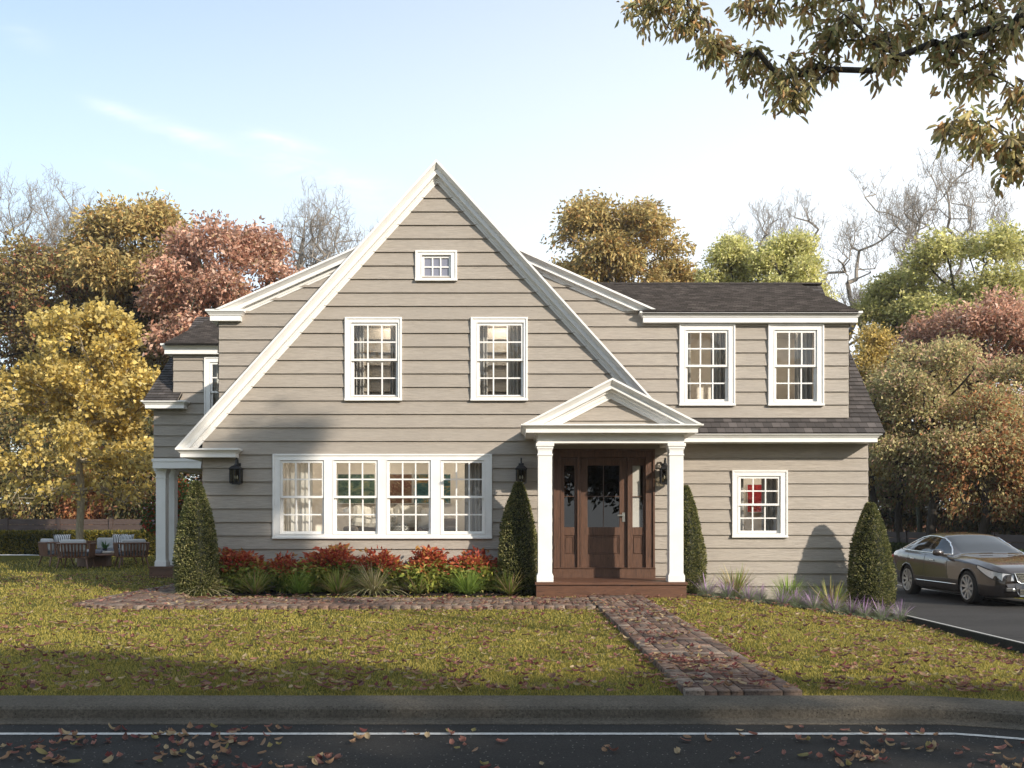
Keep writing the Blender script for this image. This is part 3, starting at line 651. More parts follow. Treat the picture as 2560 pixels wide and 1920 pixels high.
# --- front porch
PXC=1.652
def column(x0,x1,y0,y1,z0,z1,parent=H):
    c=MB(); c.box(x0,x1,y0,y1,z0,z1)
    def ring(e,a,b): c.box(x0-e,x1+e,y0-e,y1+e,a,b)
    ring(.022,z0,z0+.11); ring(.012,z0+.11,z0+.135); ring(.012,z1-.21,z1-.18); ring(.008,z1-.115,z1-.095); ring(.018,z1-.095,z1-.055); ring(.034,z1-.055,z1-.0)
    return c.build('porch_column',M['trim'],parent,bevel=.005)
column(.4348,.670,16.65,16.885,.247,2.571); column(2.632,2.868,16.65,16.885,.247,2.571)
p=MB(); p.box(.405,2.905,16.575,DM+.14,-.1,.205); p.box(.385,2.925,16.545,DM+.0,.205,.247)
for i in range(1,9): p.box(.386,2.924,16.56+i*.145,16.563+i*.145,.2472,.2485)
p.build('porch_deck',M['deck_wood'],H,bevel=.004)
e=MB(); z0,z1=2.571,2.712
for (a,b) in ((.425,.66),(2.645,2.88)): e.box(a,b,16.66,DM-.03,z0+.001,z1)
e.box(.425,2.88,16.655,16.90,z0,z1+.001); e.box(.415,2.89,16.645,16.91,z0+.06,z0+.075); e.box(.66,2.645,16.89,DM-.03,z1-.02,z1)
cornice(e,[(.43,DM-.02),(.43,16.65),(2.874,16.65),(2.874,DM-.02)],2.853,[(0,-.145),(.045,-.145),(.045,-.125),(.20,-.125),(.20,-.062),(.215,-.055),(.225,-.045),(.26,-.02),(.28,-.012),(.28,.012),(0,.012)])
e.box(.30,3.0,16.5,DM-.03,2.80,2.855)
e.build('entablature',M['trim'],H)
hw=1.44; kp=(3.60-2.86)/hw
e=MB()
for s in (-1,1):
    d=Vector((s,0,-kp)).normalized(); up=Vector((s*kp,0,1)).normalized()
    prof=[(0,-.26),(.035,-.26),(.035,-.215),(.055,-.205),(.055,-.165),(.10,-.15),(.10,-.125),(.20,-.125),(.20,-.07),(.215,-.06),(.23,-.045),(.262,-.02),(.285,-.012),(.285,.02),(0,.02)]
    mold(e,(PXC,16.65,3.60),(PXC+s*hw,16.65,3.60-kp*hw),(0,-1,0),up,prof,n0=(s,0,0),n1=(0,0,1))
e.build('rake_trim',M['trim'],H)
e=MB(); siding(e,front(16.67),[(2.85,PXC-1.2),(3.40,PXC)],[(2.85,PXC+1.2),(3.40,PXC+.001)],2.86,3.39); e.build('porch_gable',M['siding'],H)
def pr(m):
    for s in (-1,1): roofplane(m,(PXC+s*hw,16.52,3.60-kp*hw),(PXC+s*hw,DM,3.60-kp*hw),(PXC,16.52,3.60),(PXC,DM,3.60))
add_roof(pr)
# --- wall lanterns (parts of the house, bolted on)
def lantern(x,zb,zt_,yw=DM):
    y=yw-.19; k=.088; b=MB(); h0=zb+.03; h1=zb+.27
    b.box(x-k,x+k,y-k,y+k,zb+.015,zb+.032); b.box(x-k*.7,x+k*.7,y-k*.7,y+k*.7,zb,zb+.015)
    for sx in (-1,1):
        for sy in (-1,1): b.box(x+sx*k-.008,x+sx*k+.008,y+sy*k-.008,y+sy*k+.008,h0,h1)
    for sx in (-1,1): b.box(x+sx*k-.004,x+sx*k+.004,y-.004,y+.004,h0,h1)
    b.box(x-.004,x+.004,y-k-.004,y-k+.004,h0,h1)
    b.lathe([(.145,h1-.005),(.15,h1+.012),(.09,h1+.055),(.035,h1+.075),(.03,h1+.1),(0,h1+.105)],(x,y,0),4,M=Matrix.Translation((x,y,0))@Matrix.Rotation(math.pi/4,4,'Z')@Matrix.Translation((-x,-y,0)))
    pts=[(x,y+.0,h1+.1),(x,y+.005,h1+.16),(x,y+.05,h1+.195),(x,y+.1,h1+.17),(x,y+.12,h1+.10),(x,y+.14,h1+.03),(x,y+.185,h1+.02)]
    b.tube(pts,[.017]*7,6)
    b.tube([(x,y+.06,h1+.09),(x,y+.03,h1+.12),(x,y+.05,h1+.15),(x,y+.08,h1+.12),(x,y+.06,h1+.10)],.008,5)
    b.box(x-.045,x+.045,yw-.035,yw-.018,h1-.13,h1+.12); b.box(x-.03,x+.03,yw-.045,yw-.03,h1-.1,h1+.09)
    for sx in (-1,1): b.tube([(x+sx*.022,y,h0),(x+sx*.022,y,h0+.07)],.010,6)
    b.tube([(x,y,h0),(x,y,h0+.05)],.02,6)
    o=b.build('wall_lantern',M['black'],H)
    g=MB(); g.box(x-k+.002,x+k-.002,y-k+.002,y+k-.002,h0,h1); g.build('lantern_glass',M['lantern_glass'],o)
    g=MB()
    for sx in (-1,1): g.lathe([(0,h0+.07),(.011,h0+.075),(.014,h0+.10),(.008,h0+.125),(0,h0+.14)],(x+sx*.022,y,0),8)
    g.build('bulb',M['bulb'],o,smooth=True)
for px in (590,1303,1664): lantern(SX(px,DM-.19),1.915,2.385)
# --- rear left wing with its side porch
R0=22.3
m=MB()
W_L=(SX(512,R0),SX(512,R0)+1.05,SZ(1080,R0),SZ(893,R0))
siding(m,front(R0),[(2.6,-8.02),(3.85,-8.02),(3.86,-7.58),(5.1,-7.58)],[(2.6,-5.3),(5.1,-5.3)],2.62,5.05,[hole(W_L)])
m.face([(-7.38,R0,3.80),(-7.38,R0-.34,3.93),(-7.38,R0,4.20)])
siding(m,lambda u,o,z:(-7.95-o,u,z),[(2.6,R0),(3.9,R0),(6.5,25.7)],[(2.6,29),(3.9,29),(6.5,25.7)],2.62,6.45)
siding(m,lambda u,o,z:(-7.58-o,u,z),[(3.9,R0),(5.1,R0),(6.4,25.6)],[(3.9,R0+.03),(5.1,R0+1.7),(6.4,25.65)],3.9,6.4)
siding(m,lambda u,o,z:(u,R0+4.0-o,z),[(-.2,-6.4),(2.6,-6.4)],[(-.2,-5.3),(2.6,-5.3)],-.2,2.6)
m.build('wall',M['siding'],H)
zl0=3.93; zl1=6.54
def rl(m):
    roofplane(m,(-8.14,21.98,zl0),(-7.38,21.98,zl0),(-8.14,25.7,zl1),(-7.38,25.7,zl1))
    roofplane(m,(-5.4,29.4,zl0),(-8.14,29.4,zl0),(-5.4,25.7,zl1),(-8.14,25.7,zl1))
add_roof(rl)
add_roof(lambda m:roofplane(m,(-7.68,22.0,5.20),(-5.4,22.0,5.20),(-7.68,25.7,zl1+.02),(-5.4,25.7,zl1+.02),course=.11))
t=MB(); cornice(t,[(-7.58,24.2),(-7.58,R0-.01),(-5.46,R0-.01)],5.20,corn(.22,.21)); t.build('eave_cornice',M['trim'],H)
t=MB(); cornice(t,[(-8.0,24.6),(-8.0,R0-.12),(-7.40,R0-.12),(-7.40,R0+.02)],3.93,corn(.2,.16)); t.build('eave_cornice',M['trim'],H)
t=MB(); t.box(-8.04,-5.56,R0-.03,R0+.22,2.45,2.67); t.box(-8.06,-5.555,R0-.045,R0+.23,2.60,2.665); t.box(-8.04,-7.80,R0+.22,26.3,2.45,2.66); t.box(-7.80,-5.56,R0+.22,26.3,2.50,2.52)
t.build('entablature',M['trim'],H,bevel=.004)
column(-8.05,-7.83,22.5,22.72,.247,2.45); column(-8.05,-7.83,23.1,23.32,.247,2.45)
t=MB(); t.box(-8.16,-5.56,22.4,26.3,-.1,.205); t.box(-8.18,-5.56,22.37,26.3,.205,.246); t.build('porch_deck',M['deck_wood'],H)
window(W_L,[(SX(531.6,R0),SX(531.6,R0)+.72)],SZ(1062,R0),SZ(911,R0),SZ(980,R0),R0); room(-7.4,-5.6,3.0,4.9,R0+.125,R0+2.4)
# --- curtains and furniture seen through the glass
def curtain(x0,x1,z0,z1,y,mat,label,waves=5,amp=.03):
    n=waves*10; V=[];Q=[]
    for i in range(n+1):
        u=i/n; x=x0+(x1-x0)*u
        for j,z in enumerate((z0,(z0+z1)/2,z1)): V.append((x,y+amp*math.sin(u*waves*2*math.pi+.4*j)*(1-.25*j)+.012*math.sin(u*17),z))
    for i in range(n):
        for j in range(2): Q.append((i*3+j,(i+1)*3+j,(i+1)*3+j+1,i*3+j+1))
    me=np_mesh('curtain',[(a-x0,b-y,c-z0) for a,b,c in V],Q,mat,smooth=True); o=link('curtain',me,loc=(x0,y,z0))
    tag(o,label,'curtain','curtains hanging inside the windows'); return o
def cw(px0,px1,py0,py1,d,mat,label,waves=4): curtain(SX(px0,d),SX(px1,d),SZ(py1,d),SZ(py0,d),d+.24,mat,label,waves)
G,Wt=M['curtain_grey'],M['curtain_white']
cw(700,775,1150,1345,DM,Wt,'white sheer curtain filling most of the leftmost pane of the wide ground-floor window',6)
cw(1160,1212,1150,1345,DM,G,'grey curtain at the right end of the wide ground-floor window',5)
cw(880,905,805,995,DM,G,'grey curtain at the left side of the left upper gable window',3); cw(972,996,805,995,DM,G,'grey curtain at the right side of the left upper gable window',3)
cw(1192,1218,805,995,DM,G,'grey curtain at the left side of the right upper gable window',3); cw(1268,1308,805,995,DM,G,'grey curtain at the right side of the right upper gable window',4)
cw(1715,1732,825,1003,DU,G,'narrow grey curtain at the left side of the left dormer window',2); cw(1784,1820,825,1003,DU,G,'grey curtain at the right side of the left dormer window',4)
cw(1938,1948,825,1003,DU,G,'narrow grey curtain at the left side of the right dormer window',2); cw(1996,2040,825,1003,DU,G,'grey curtain at the right side of the right dormer window',4)
cw(1847,1866,1188,1335,DW,G,'grey curtain at the left side of the small ground-floor window by the driveway',2); cw(1912,1950,1188,1335,DW,G,'grey curtain at the right side of the small ground-floor window by the driveway',4)
cw(528,548,900,1075,R0,Wt,'pale curtain inside the partly hidden upper window of the rear left wing',2)
def painting(x0,x1,z0,z1,y,mat,label):
    e=empty('painting',((x0+x1)/2,y,z0),0,label,'painting'); b=MB(); b.box(x0,x1,y-.03,y,z0,z1); b.build('canvas',mat,e); f=MB(); frame_bars(f,x0-.012,x1+.012,z0-.012,z1+.012,.012,y-.035,y); f.build('frame',M['trim'],e)
yb=DM+1.74; q=lambda a,b,c,d_,y:(SX(a,y),SX(b,y),SZ(d_,y),SZ(c,y))
painting(*q(846,937,1186,1258,yb),yb,M['art_teal'],'abstract green and teal painting on the living room wall')
painting(*q(974,1030,1186,1258,yb),yb,M['art_rust'],'dark brown abstract painting in the middle of the living room wall')
painting(*q(1035,1126,1186,1258,yb),yb,M['art_ocean'],'blue and orange abstract painting on the right of the living room wall')
yr=DW+1.29; painting(*q(1868,1915,1212,1280,yr),yr,M['art_red'],'red abstract painting seen through the small ground-floor window')
def pillow_mesh(mb,c,w,h,t,M4):
    n=8
    for s in (-1,1):
        for i in range(n):
            for j in range(n):
                def P(i,j):
                    u=-1+2*i/n; v=-1+2*j/n; k=(1-u**4)*(1-v**4); pinch=1-.10*(u*u*(1-v*v)+v*v*(1-u*u))*0-.06*(1-abs(u*v))
                    return tuple(M4@Vector((u*w/2*pinch,s*t/2*k**.6,v*h/2*pinch)))
                mb.quad(P(i,j),P(i+1,j),P(i+1,j+1),P(i,j+1))
def pillow(c,w,h,t,rx,ry,rz,mat,label,group=None,nm='cushion'):
    mb=MB(); M4=Matrix.Rotation(rz,4,'Z')@Matrix.Rotation(ry,4,'Y')@Matrix.Rotation(rx,4,'X'); pillow_mesh(mb,(0,0,0),w,h,t,M4)
    o=mb.build(nm,mat,smooth=True); o.location=c; tag(o,label,'cushion',group); return o
def sofa():
    x0,x1,y=SX(862,18.7),SX(1136,18.7),18.62; e=empty('sofa',((x0+x1)/2,y,.46),0,'taupe living room sofa standing behind the wide front window','sofa')
    b=MB(); b.box(x0,x1,y,y+.9,.55,.78); b.build('base',M['sofa'],e,bevel=.03)
    for a,c in ((x0-.02,x0+.2),(x1-.2,x1+.02)): b=MB(); b.box(a,c,y-.02,y+.92,.50,1.17); b.build('armrest',M['sofa'],e,bevel=.04)
    b=MB(); b.box(x0,x1,y+.68,y+.92,.7,1.32); b.build('backrest',M['sofa'],e,bevel=.05)
    for i in range(2): a=x0+.2+i*(x1-x0-.4)/2; b=MB(); b.box(a+.01,a+(x1-x0-.4)/2-.01,y-.03,y+.68,.78,.98); b.build('seat_cushion',M['pillow'],e,bevel=.05)
sofa()
for px,py,s,m_,rz,lb in ((915,1288,.52,'pillow',.3,'cream cushion leaning on the left arm of the sofa'),(990,1301,.5,'pattern',-.2,'black and cream patterned cushion on the sofa'),(1020,1287,.55,'pillow',.1,'large cream cushion at the middle of the sofa'),(1075,1292,.5,'pillow',-.3,'cream cushion near the right arm of the sofa'),(955,1290,.5,'pillow',.1,'pale cushion upright between two other cushions on the sofa')):
    d=19.05; pillow((SX(px,d),d,SZ(py,d)-.02),s,s*.85,.18,-.3,rz*.5,rz,M[m_],lb)
b=MB(); x=SX(1070,18.6)
for i in range(7):
    a=x-.25+i*.07; b.tube([(a,18.95,1.10+.02*math.sin(i*2)),(a+.03,18.58,1.03+.03*math.sin(i*1.7)),(a+.02,18.55,.82)],.045,6)
tag(b.build('throw_blanket',M['throw'],smooth=True),'dark brown throw blanket draped over the front of the sofa','blanket')
def side_table(x,y,label):
    e=empty('side_table',(x,y,.45),0,label,'table'); b=MB(); b.lathe([(0,1.06),(.25,1.06),(.25,1.08),(0,1.08)],(x,y,0),20); b.build('tabletop',M['trim'],e)
    for i in range(3): a=i*2.1; b=MB(); b.tube([(x+.2*math.cos(a),y+.2*math.sin(a),.46),(x+.17*math.cos(a),y+.17*math.sin(a),1.06)],.012,6); b.build('leg',M['trim'],e)
side_table(SX(1027,18.33),18.33,'small white side table in front of the sofa'); side_table(SX(845,18.8),18.8,'white side table beside the left arm of the sofa')
x,y=SX(858,18.8),18.8; e=empty('table_lamp',(x,y,1.08),0,'slim white lamp bending over the left side table','lamp')
b=MB(); b.lathe([(0,1.085),(.08,1.085),(.08,1.10),(0,1.1)],(x-.1,y,0),14); b.build('base',M['trim'],e)
b=MB(); b.tube([(x-.1,y,1.1),(x-.16,y,1.32),(x+.04,y,1.5)],.008,6); b.build('stem',M['trim'],e); b=MB(); b.lathe([(.02,1.53),(.05,1.50),(.075,1.44),(.07,1.44)],(x+.06,y,0),14); b.build('lamp_shade',M['trim'],e)
bk=MB(); bk.box(-3.3,-2.45,DM+1.24,DM+1.29,3.1,5.1); bk.build('interior_door',M['rust_door'],H); bk=MB(); bk.box(-.75,-.05,DM+1.24,DM+1.29,3.1,5.1); bk.build('interior_door',M['rust_door'],H)
# ------------------------------------------------------------------ vegetation
def tubes_np(A,B,ra,rb,k):
    d=B-A; L=np.linalg.norm(d,axis=1,keepdims=True); d=d/np.maximum(L,1e-6)
    h=np.where(np.abs(d[:,2:3])<.9,np.array([[0,0,1.]]),np.array([[1.,0,0]])); a=np.cross(d,h); a/=np.linalg.norm(a,axis=1,keepdims=True); b=np.cross(d,a)
    t=np.arange(k)*2*np.pi/k; c=np.cos(t)[None,:,None]; s=np.sin(t)[None,:,None]
    ring=a[:,None,:]*c+b[:,None,:]*s; V=np.concatenate([A[:,None,:]+ring*ra[:,None,None],B[:,None,:]+ring*rb[:,None,None]],axis=1)
    n=len(A); base=(np.arange(n)*2*k)[:,None,None]; j=np.arange(k); j2=(j+1)%k
    Q=np.stack([j,j2,k+j2,k+j],axis=1)[None]+base
    return V.reshape(-1,3),Q.reshape(-1,4)
def skeleton(tips,trunk,rng,seg=.45,jit=.10,lift=1.0,r_tip=.012,expo=2.3,curve=.35):
    P=[np.array(p,float) for p in trunk]; par=[-1]+list(range(len(trunk)-1)); cap=len(tips)*14+len(trunk)+10
    pos=np.zeros((cap,3)); pos[:len(P)]=P; n=len(P); par=par+[0]*(cap-len(par)); path=np.zeros(cap); minatt=max(1,int(len(trunk)*.35)) if len(trunk)>3 else 0
    path[:minatt]=1e6
    for i in range(minatt,n): path[i]=(i-minatt)*.0
    top=np.array(trunk[-1]); order=np.argsort(np.linalg.norm(tips-np.array(trunk[len(trunk)//2]),axis=1)); istip=np.zeros(cap,bool)
    for ti in order:
        t=tips[ti]; q=pos[:n]; dv=t-q; dist=np.linalg.norm(dv,axis=1); cost=dist+lift*np.maximum(0,q[:,2]-t[2]+.15*dist)+.22*path[:n]
        i=int(np.argmin(cost)); D=dist[i]; m=min(12,max(1,int(round(D/seg)))); a=pos[i].copy(); prev=i
        pd=pos[i]-pos[par[i]] if par[i]>=0 else np.array([0,0,1.]); pd=pd/(np.linalg.norm(pd)+1e-9); ctrl=a+pd*D*curve
        for s in range(1,m+1):
            u=s/m; p=(1-u)**2*a+2*u*(1-u)*ctrl+u*u*t
            if s<m: p=p+rng.normal(0,jit*seg,3)
            pos[n]=p; par[n]=prev; path[n]=path[prev]+D/m; prev=n; n+=1
            if n>=cap-1: break
        istip[prev]=True
        if n>=cap-14: break
    pos=pos[:n]; par=np.array(par[:n]); acc=np.zeros(n); hc=np.zeros(n,bool)
    for i in range(n-1,0,-1):
        if not hc[i]: acc[i]=r_tip**expo
        acc[par[i]]+=acc[i]; hc[par[i]]=True
    r=acc**(1/expo); return pos,par,r,istip[:n]
def wood_mesh(name,pos,par,r,mat,flare=1.25):
    i=np.arange(1,len(pos)); A=pos[par[i]]; B=pos[i]; rb=r[i]; ra=np.minimum(r[par[i]],rb*1.35); ra=np.where(par[i]==0,rb*flare,ra)
    big=rb>.05; V=[];Q=[];off=0
    for m,k in ((big,8),(~big&(rb>.022),5),(~big&(rb<=.022),3)):
        if m.any():
            v,q=tubes_np(A[m],B[m],ra[m],rb[m],k); V.append(v); Q.append(q+off); off+=len(v)
    return np_mesh(name,np.concatenate(V),np.concatenate(Q),mat,smooth=True)
def leaves_np(C,D,size,rng,cols,w=.42,droop=.5,sv=.35,shade=None,up=.4,fold=.15):
    """one folded leaf per centre; D = outward direction per leaf"""
    n=len(C); L=size*(1+rng.uniform(-sv,sv,n)); d=D+rng.normal(0,.55,(n,3)); d[:,2]-=droop; d/=np.linalg.norm(d,axis=1,keepdims=True)
    nn=rng.normal(0,.7,(n,3)); nn[:,2]+=up; s=np.cross(d,nn); s/=np.linalg.norm(s,axis=1,keepdims=True)+1e-9; nrm=np.cross(s,d)
    L=L[:,None]; b=C; t=C+d*L-nrm*L*fold*.6; m=C+d*L*.45
    l=m+s*L*w*.5+nrm*L*fold; rr=m-s*L*w*.5+nrm*L*fold
    V=np.stack([b,l,t,rr],axis=1).reshape(-1,3); Q=(np.arange(n)*4)[:,None]+np.array([0,1,2,3])[None]
    c=np.array([x[:3] for x in cols]); wt=np.array([x[3] if len(x)>3 else 1 for x in cols],float); wt/=wt.sum()
    ci=c[rng.choice(len(c),n,p=wt)]*(rng.uniform(.72,1.28,n)[:,None]); 
    if shade is not None: ci=ci*shade[:,None]
    return V,Q,np.repeat(ci,4,axis=0)
def leaves2(C,D,size,rng,cols,w=.32,droop=1.0,shade=None,up=.5,sv=.3):
    n=len(C); L=(size*(1+rng.uniform(-sv,sv,n)))[:,None]; d=D+rng.normal(0,.5,(n,3)); d[:,2]-=droop; d/=np.linalg.norm(d,axis=1,keepdims=True)
    nn=rng.normal(0,.7,(n,3)); nn[:,2]+=up; s=np.cross(d,nn); s/=np.linalg.norm(s,axis=1,keepdims=True)+1e-9; nr=np.cross(s,d); f=.10
    P=lambda u,v,h:C+d*L*u+s*L*w*v+nr*L*h
    V=np.stack([P(0,0,0),P(.28,.40,f),P(.68,.42,f*.7),P(1,0,-.12),P(.68,-.42,f*.7),P(.28,-.40,f)],1).reshape(-1,3); b=(np.arange(n)*6)[:,None]
    Q=np.concatenate([b+np.array([[0,1,2,3]]),b+np.array([[0,3,4,5]])]); c=np.array([x[:3] for x in cols]); wt=np.array([x[3] for x in cols],float); wt/=wt.sum(); ci=c[rng.choice(len(c),n,p=wt)]*rng.uniform(.72,1.28,(n,1))
    if shade is not None: ci=ci*shade[:,None]
    return V,Q,np.repeat(ci,6,axis=0)
def crown_tips(rng,lobes,n):
    vol=np.array([l[3]**2 for l in lobes]); pick=rng.choice(len(lobes),n,p=vol/vol.sum()); T=[]
    for i in pick:
        x,y,z,r=lobes[i][:4]; v=rng.normal(0,1,3); v/=np.linalg.norm(v); v[2]=v[2] if v[2]>-.35 else -v[2]*.5; T.append(np.array([x,y,z])+v*r*rng.uniform(.45,1.0)*np.array([1,1,1.05]))
    return np.array(T)
def auto_lobes(rng,ax,ay,az,cz,n,rk=.42,top=0.0):
    out=[(0,0,cz,min(ax,az)*.42)]; n=int(n*2.6); rk*=.74
    for i in range(n):
        a=2*math.pi*(i+rng.uniform(-.3,.3))/n*2.4; h=rng.uniform(-.85,.95); q=math.sqrt(max(0,1-h*h)); k=rng.uniform(.60,.92)
        out.append((ax*q*math.cos(a)*k,ay*q*math.sin(a)*k,cz+az*h*.80,(ax*ay*az)**(1/3)*rk*rng.uniform(.6,1.15)))
    return out
def make_tree(seed,ax,ay,az,cz,cols,nt=420,per=40,leaf=.2,spread=.55,nl=12,bk='bark_dark',trunk=None,trunk_r=None,r_tip=.012,droop=.5,w=.45,rk=.42,lift=1.0,lobes=None,clump=.25,inner=.6,seg=.5,curve=.35,expo=2.3,jit=.10,bare_z=None):
    rng=np.random.default_rng(seed); lb=lobes or auto_lobes(rng,ax,ay,az,cz,nl,rk); tips=crown_tips(rng,lb,nt)
    tips=tips[tips[:,2]>.5]
    if trunk is None:
        H=cz-az*.15; k=8; trunk=[(0.12*math.sin(i*1.3+seed)*i/k,.12*math.cos(i*1.7+seed)*i/k,H*i/k) for i in range(k+1)]
    pos,par,r,ist=skeleton(tips,trunk,rng,seg=seg,r_tip=r_tip,lift=lift,curve=curve,expo=expo,jit=jit)
    if trunk_r: r=r*np.where(r>0,1,1)*(1+ (trunk_r/r[1]-1)*np.clip(r/r[1],0,1))
    wm=wood_mesh('trunk',pos,par,r,M[bk])
    if per<=0: return wm,None
    tp=pos[ist]; n=len(tp)*per; C=np.repeat(tp,per,axis=0); off=rng.normal(0,1,(n,3)); off/=np.linalg.norm(off,axis=1,keepdims=True); off*=spread*rng.uniform(.1,1,(n,1))**.6; off[:,2]*=.9; C=C+off
    ctr=np.array([0,0,cz-az*.3]); D=C-ctr; D/=np.linalg.norm(D,axis=1,keepdims=True)
    sh=np.repeat(rng.uniform(1-clump,1+clump,len(tp)),per)
    if bare_z:
        kp=rng.uniform(0,1,n)<np.clip((C[:,2]-bare_z)/2.2,.05,1)*.9; C,D,off,sh=C[kp],D[kp],off[kp],sh[kp]
    V,Q,c=leaves_np(C,D*.6+off*.5,leaf,rng,cols,droop=droop,w=w,shade=sh)
    return wm,np_mesh('crown',V,Q,M['leaf'],c)
TREES={}
def tree(name,mesh,X,Y,label,group='trees around the house',rz=0,s=1,z=None,cat='tree'):
    wm,lm=mesh; e=empty(name,(X,Y,float(zt(X,Y)) if z is None else z),0,label,cat,group); e.rotation_euler=(0,0,rz); e.scale=(s,s,s) if not hasattr(s,'__len__') else s
    a=link('trunk',wm,e); 
    if lm: link('crown',lm,e)
    return e
YEL=[(.62,.46,.12,3),(.70,.55,.19,3),(.50,.37,.11,2),(.40,.33,.13,1),(.76,.63,.27,1)]
GOLD=[(.58,.44,.17,3),(.66,.52,.23,2),(.44,.34,.13,2),(.52,.30,.11,1),(.38,.34,.14,1)]
SAL=[(.64,.38,.27,3),(.72,.47,.35,2),(.52,.28,.19,2),(.46,.32,.18,1),(.76,.56,.44,1)]
OLV=[(.33,.26,.10,3),(.42,.32,.13,3),(.23,.20,.08,2),(.50,.20,.11,1),(.48,.38,.16,1),(.28,.14,.09,1)]
LIM=[(.68,.66,.27,3),(.74,.70,.33,3),(.58,.58,.20,2),(.78,.72,.38,1)]
GRN=[(.58,.56,.20,3),(.66,.62,.26,3),(.44,.45,.16,2),(.70,.64,.30,2)]
MIX=[(.50,.46,.21,3),(.58,.48,.23,3),(.38,.37,.17,2),(.62,.40,.27,2),(.70,.58,.30,1)]
DRK=[(.14,.14,.06,3),(.20,.16,.07,3),(.24,.12,.065,1),(.09,.10,.045,2)]
RUS=[(.46,.20,.09,3),(.54,.27,.12,2),(.36,.15,.08,2),(.52,.34,.14,1)]
def crown_at(px,pt,pb,wpx,Y):            # crown box in the photo -> ax, az, cz at depth Y
    X=SX(px,Y); zt_=SZ(pt,Y); zb=SZ(pb,Y); return X,wpx*Y/F/2,(zt_-zb)/2,(zt_+zb)/2
def spec(name,px,pt,pb,wpx,Y,label,cols,seed,ty=.8,**k):
    X,ax,az,cz=crown_at(px,pt,pb,wpx,Y); g=float(zt(X,Y)); tree(name,make_tree(seed,ax,ax*ty,az,cz-g,cols,**k),X,Y,label)
# photo pixels are 2560x1920
_r=random.Random(9); YL=[]
for _i in range(95):
    _z=_r.uniform(1.9,7.9); _R=float(np.interp(_z,[1.5,2.3,3.2,4.4,5.6,6.6,7.4,8.1],[1.8,2.35,2.5,2.5,2.25,1.75,1.2,.4])); _a=_r.uniform(0,6.28); _k=_R*_r.random()**.5
    YL.append((_k*math.cos(_a),_k*math.sin(_a),_z,_r.uniform(.35,.6)))
for _i in range(16): YL.append((2.0*math.cos(_i*.39),2.0*math.sin(_i*.39),1.75+.4*_r.random(),.35))
spec('yellow_tree',200,770,1290,385,31,'young tree with bright yellow round leaves on the left lawn behind the patio seats',YEL,3,lobes=YL,nt=1600,per=20,leaf=.135,spread=.36,bare_z=1.7,curve=.2,bk='bark_pale',w=.85,r_tip=.010,rk=.36,lift=.1,droop=.3,trunk_r=.12,nl=22)
spec('golden_tree',335,505,860,350,42,'tall golden olive tree between the far-left bare tree and the salmon tree',GOLD,5,nt=722,per=30,leaf=0.216,spread=0.62,bk='bark_dark',w=.4,droop=.7)
spec('salmon_tree',560,540,1010,430,40,'salmon red oak rising above the left roof slope',SAL,7,nt=912,per=30,leaf=0.194,spread=0.53,bk='bark_green',w=.5,droop=.6)
spec('dark_leafy_tree',120,590,1130,520,44,'broad dark olive and red tree at the left edge behind the yellow tree',OLV,9,nt=1178,per=32,leaf=0.194,spread=0.66,bk='bark_dark',w=.5,droop=.5)
spec('dark_leafy_tree',420,700,1260,330,43,'dark olive tree low behind the shingled roof of the rear left wing',OLV,10,nt=798,per=32,leaf=0.187,spread=0.66,bk='bark_dark',droop=.5)
spec('golden_tree',1530,505,800,360,44,'golden brown tree standing behind the roof just right of the gable',GOLD,12,nt=798,per=27,leaf=0.209,spread=0.54,bk='bark_grey',w=.4,droop=.7)
spec('golden_tree',1430,640,860,190,46,'low dark golden tree half hidden behind the gable',GOLD,14,nt=380,per=30,leaf=0.202,spread=0.53,droop=.7)
spec('lime_tree',1965,595,860,190,40,'pale yellow-green rounded tree behind the flat end of the right roof ridge',LIM,15,nt=608,per=41,leaf=0.137,spread=0.49,w=.5,rk=.5)
spec('lime_tree',1820,590,860,150,41,'narrow yellow-green tree behind the middle of the right roof ridge',LIM,16,nt=456,per=41,leaf=0.137,spread=0.44,w=.5,rk=.5)
spec('green_tree',2430,570,960,420,40,'large yellow-green tree at the right edge beneath the overhanging branches',GRN,17,nt=988,per=32,leaf=0.173,spread=0.53,bk='bark_dark')
spec('green_tree',2240,650,980,180,42,'smaller yellow-green tree next to the right dormer corner',GRN,18,nt=456,per=32,leaf=0.166,spread=0.49,bk='bark_dark')
spec('salmon_tree',2480,715,1180,330,36,'dusty red tree at the right edge in front of the yellow-green tree',SAL,19,nt=798,per=30,leaf=0.158,spread=0.53,bk='bark_green',droop=.6)
spec('salmon_tree',2300,790,1050,200,38,'dusty red tree between the house corner and the right edge',SAL,20,nt=418,per=30,leaf=0.158,spread=0.49,bk='bark_green',droop=.6)
spec('mixed_leaf_tree',2330,830,1260,330,32,'bushy green and russet tree filling the right side above the parked car',MIX,21,nt=1064,per=36,leaf=0.122,spread=0.49,w=.5,rk=.48)
spec('mixed_leaf_tree',2570,880,1290,300,33,'green and russet tree cut by the right edge above the fence',MIX,22,nt=722,per=36,leaf=0.130,spread=0.49,w=.5)
spec('golden_tree',2185,790,1290,130,34,'narrow golden tree close to the right corner of the house',YEL[:3]+GOLD[:2],23,nt=494,per=30,leaf=0.122,spread=0.44,w=.5)
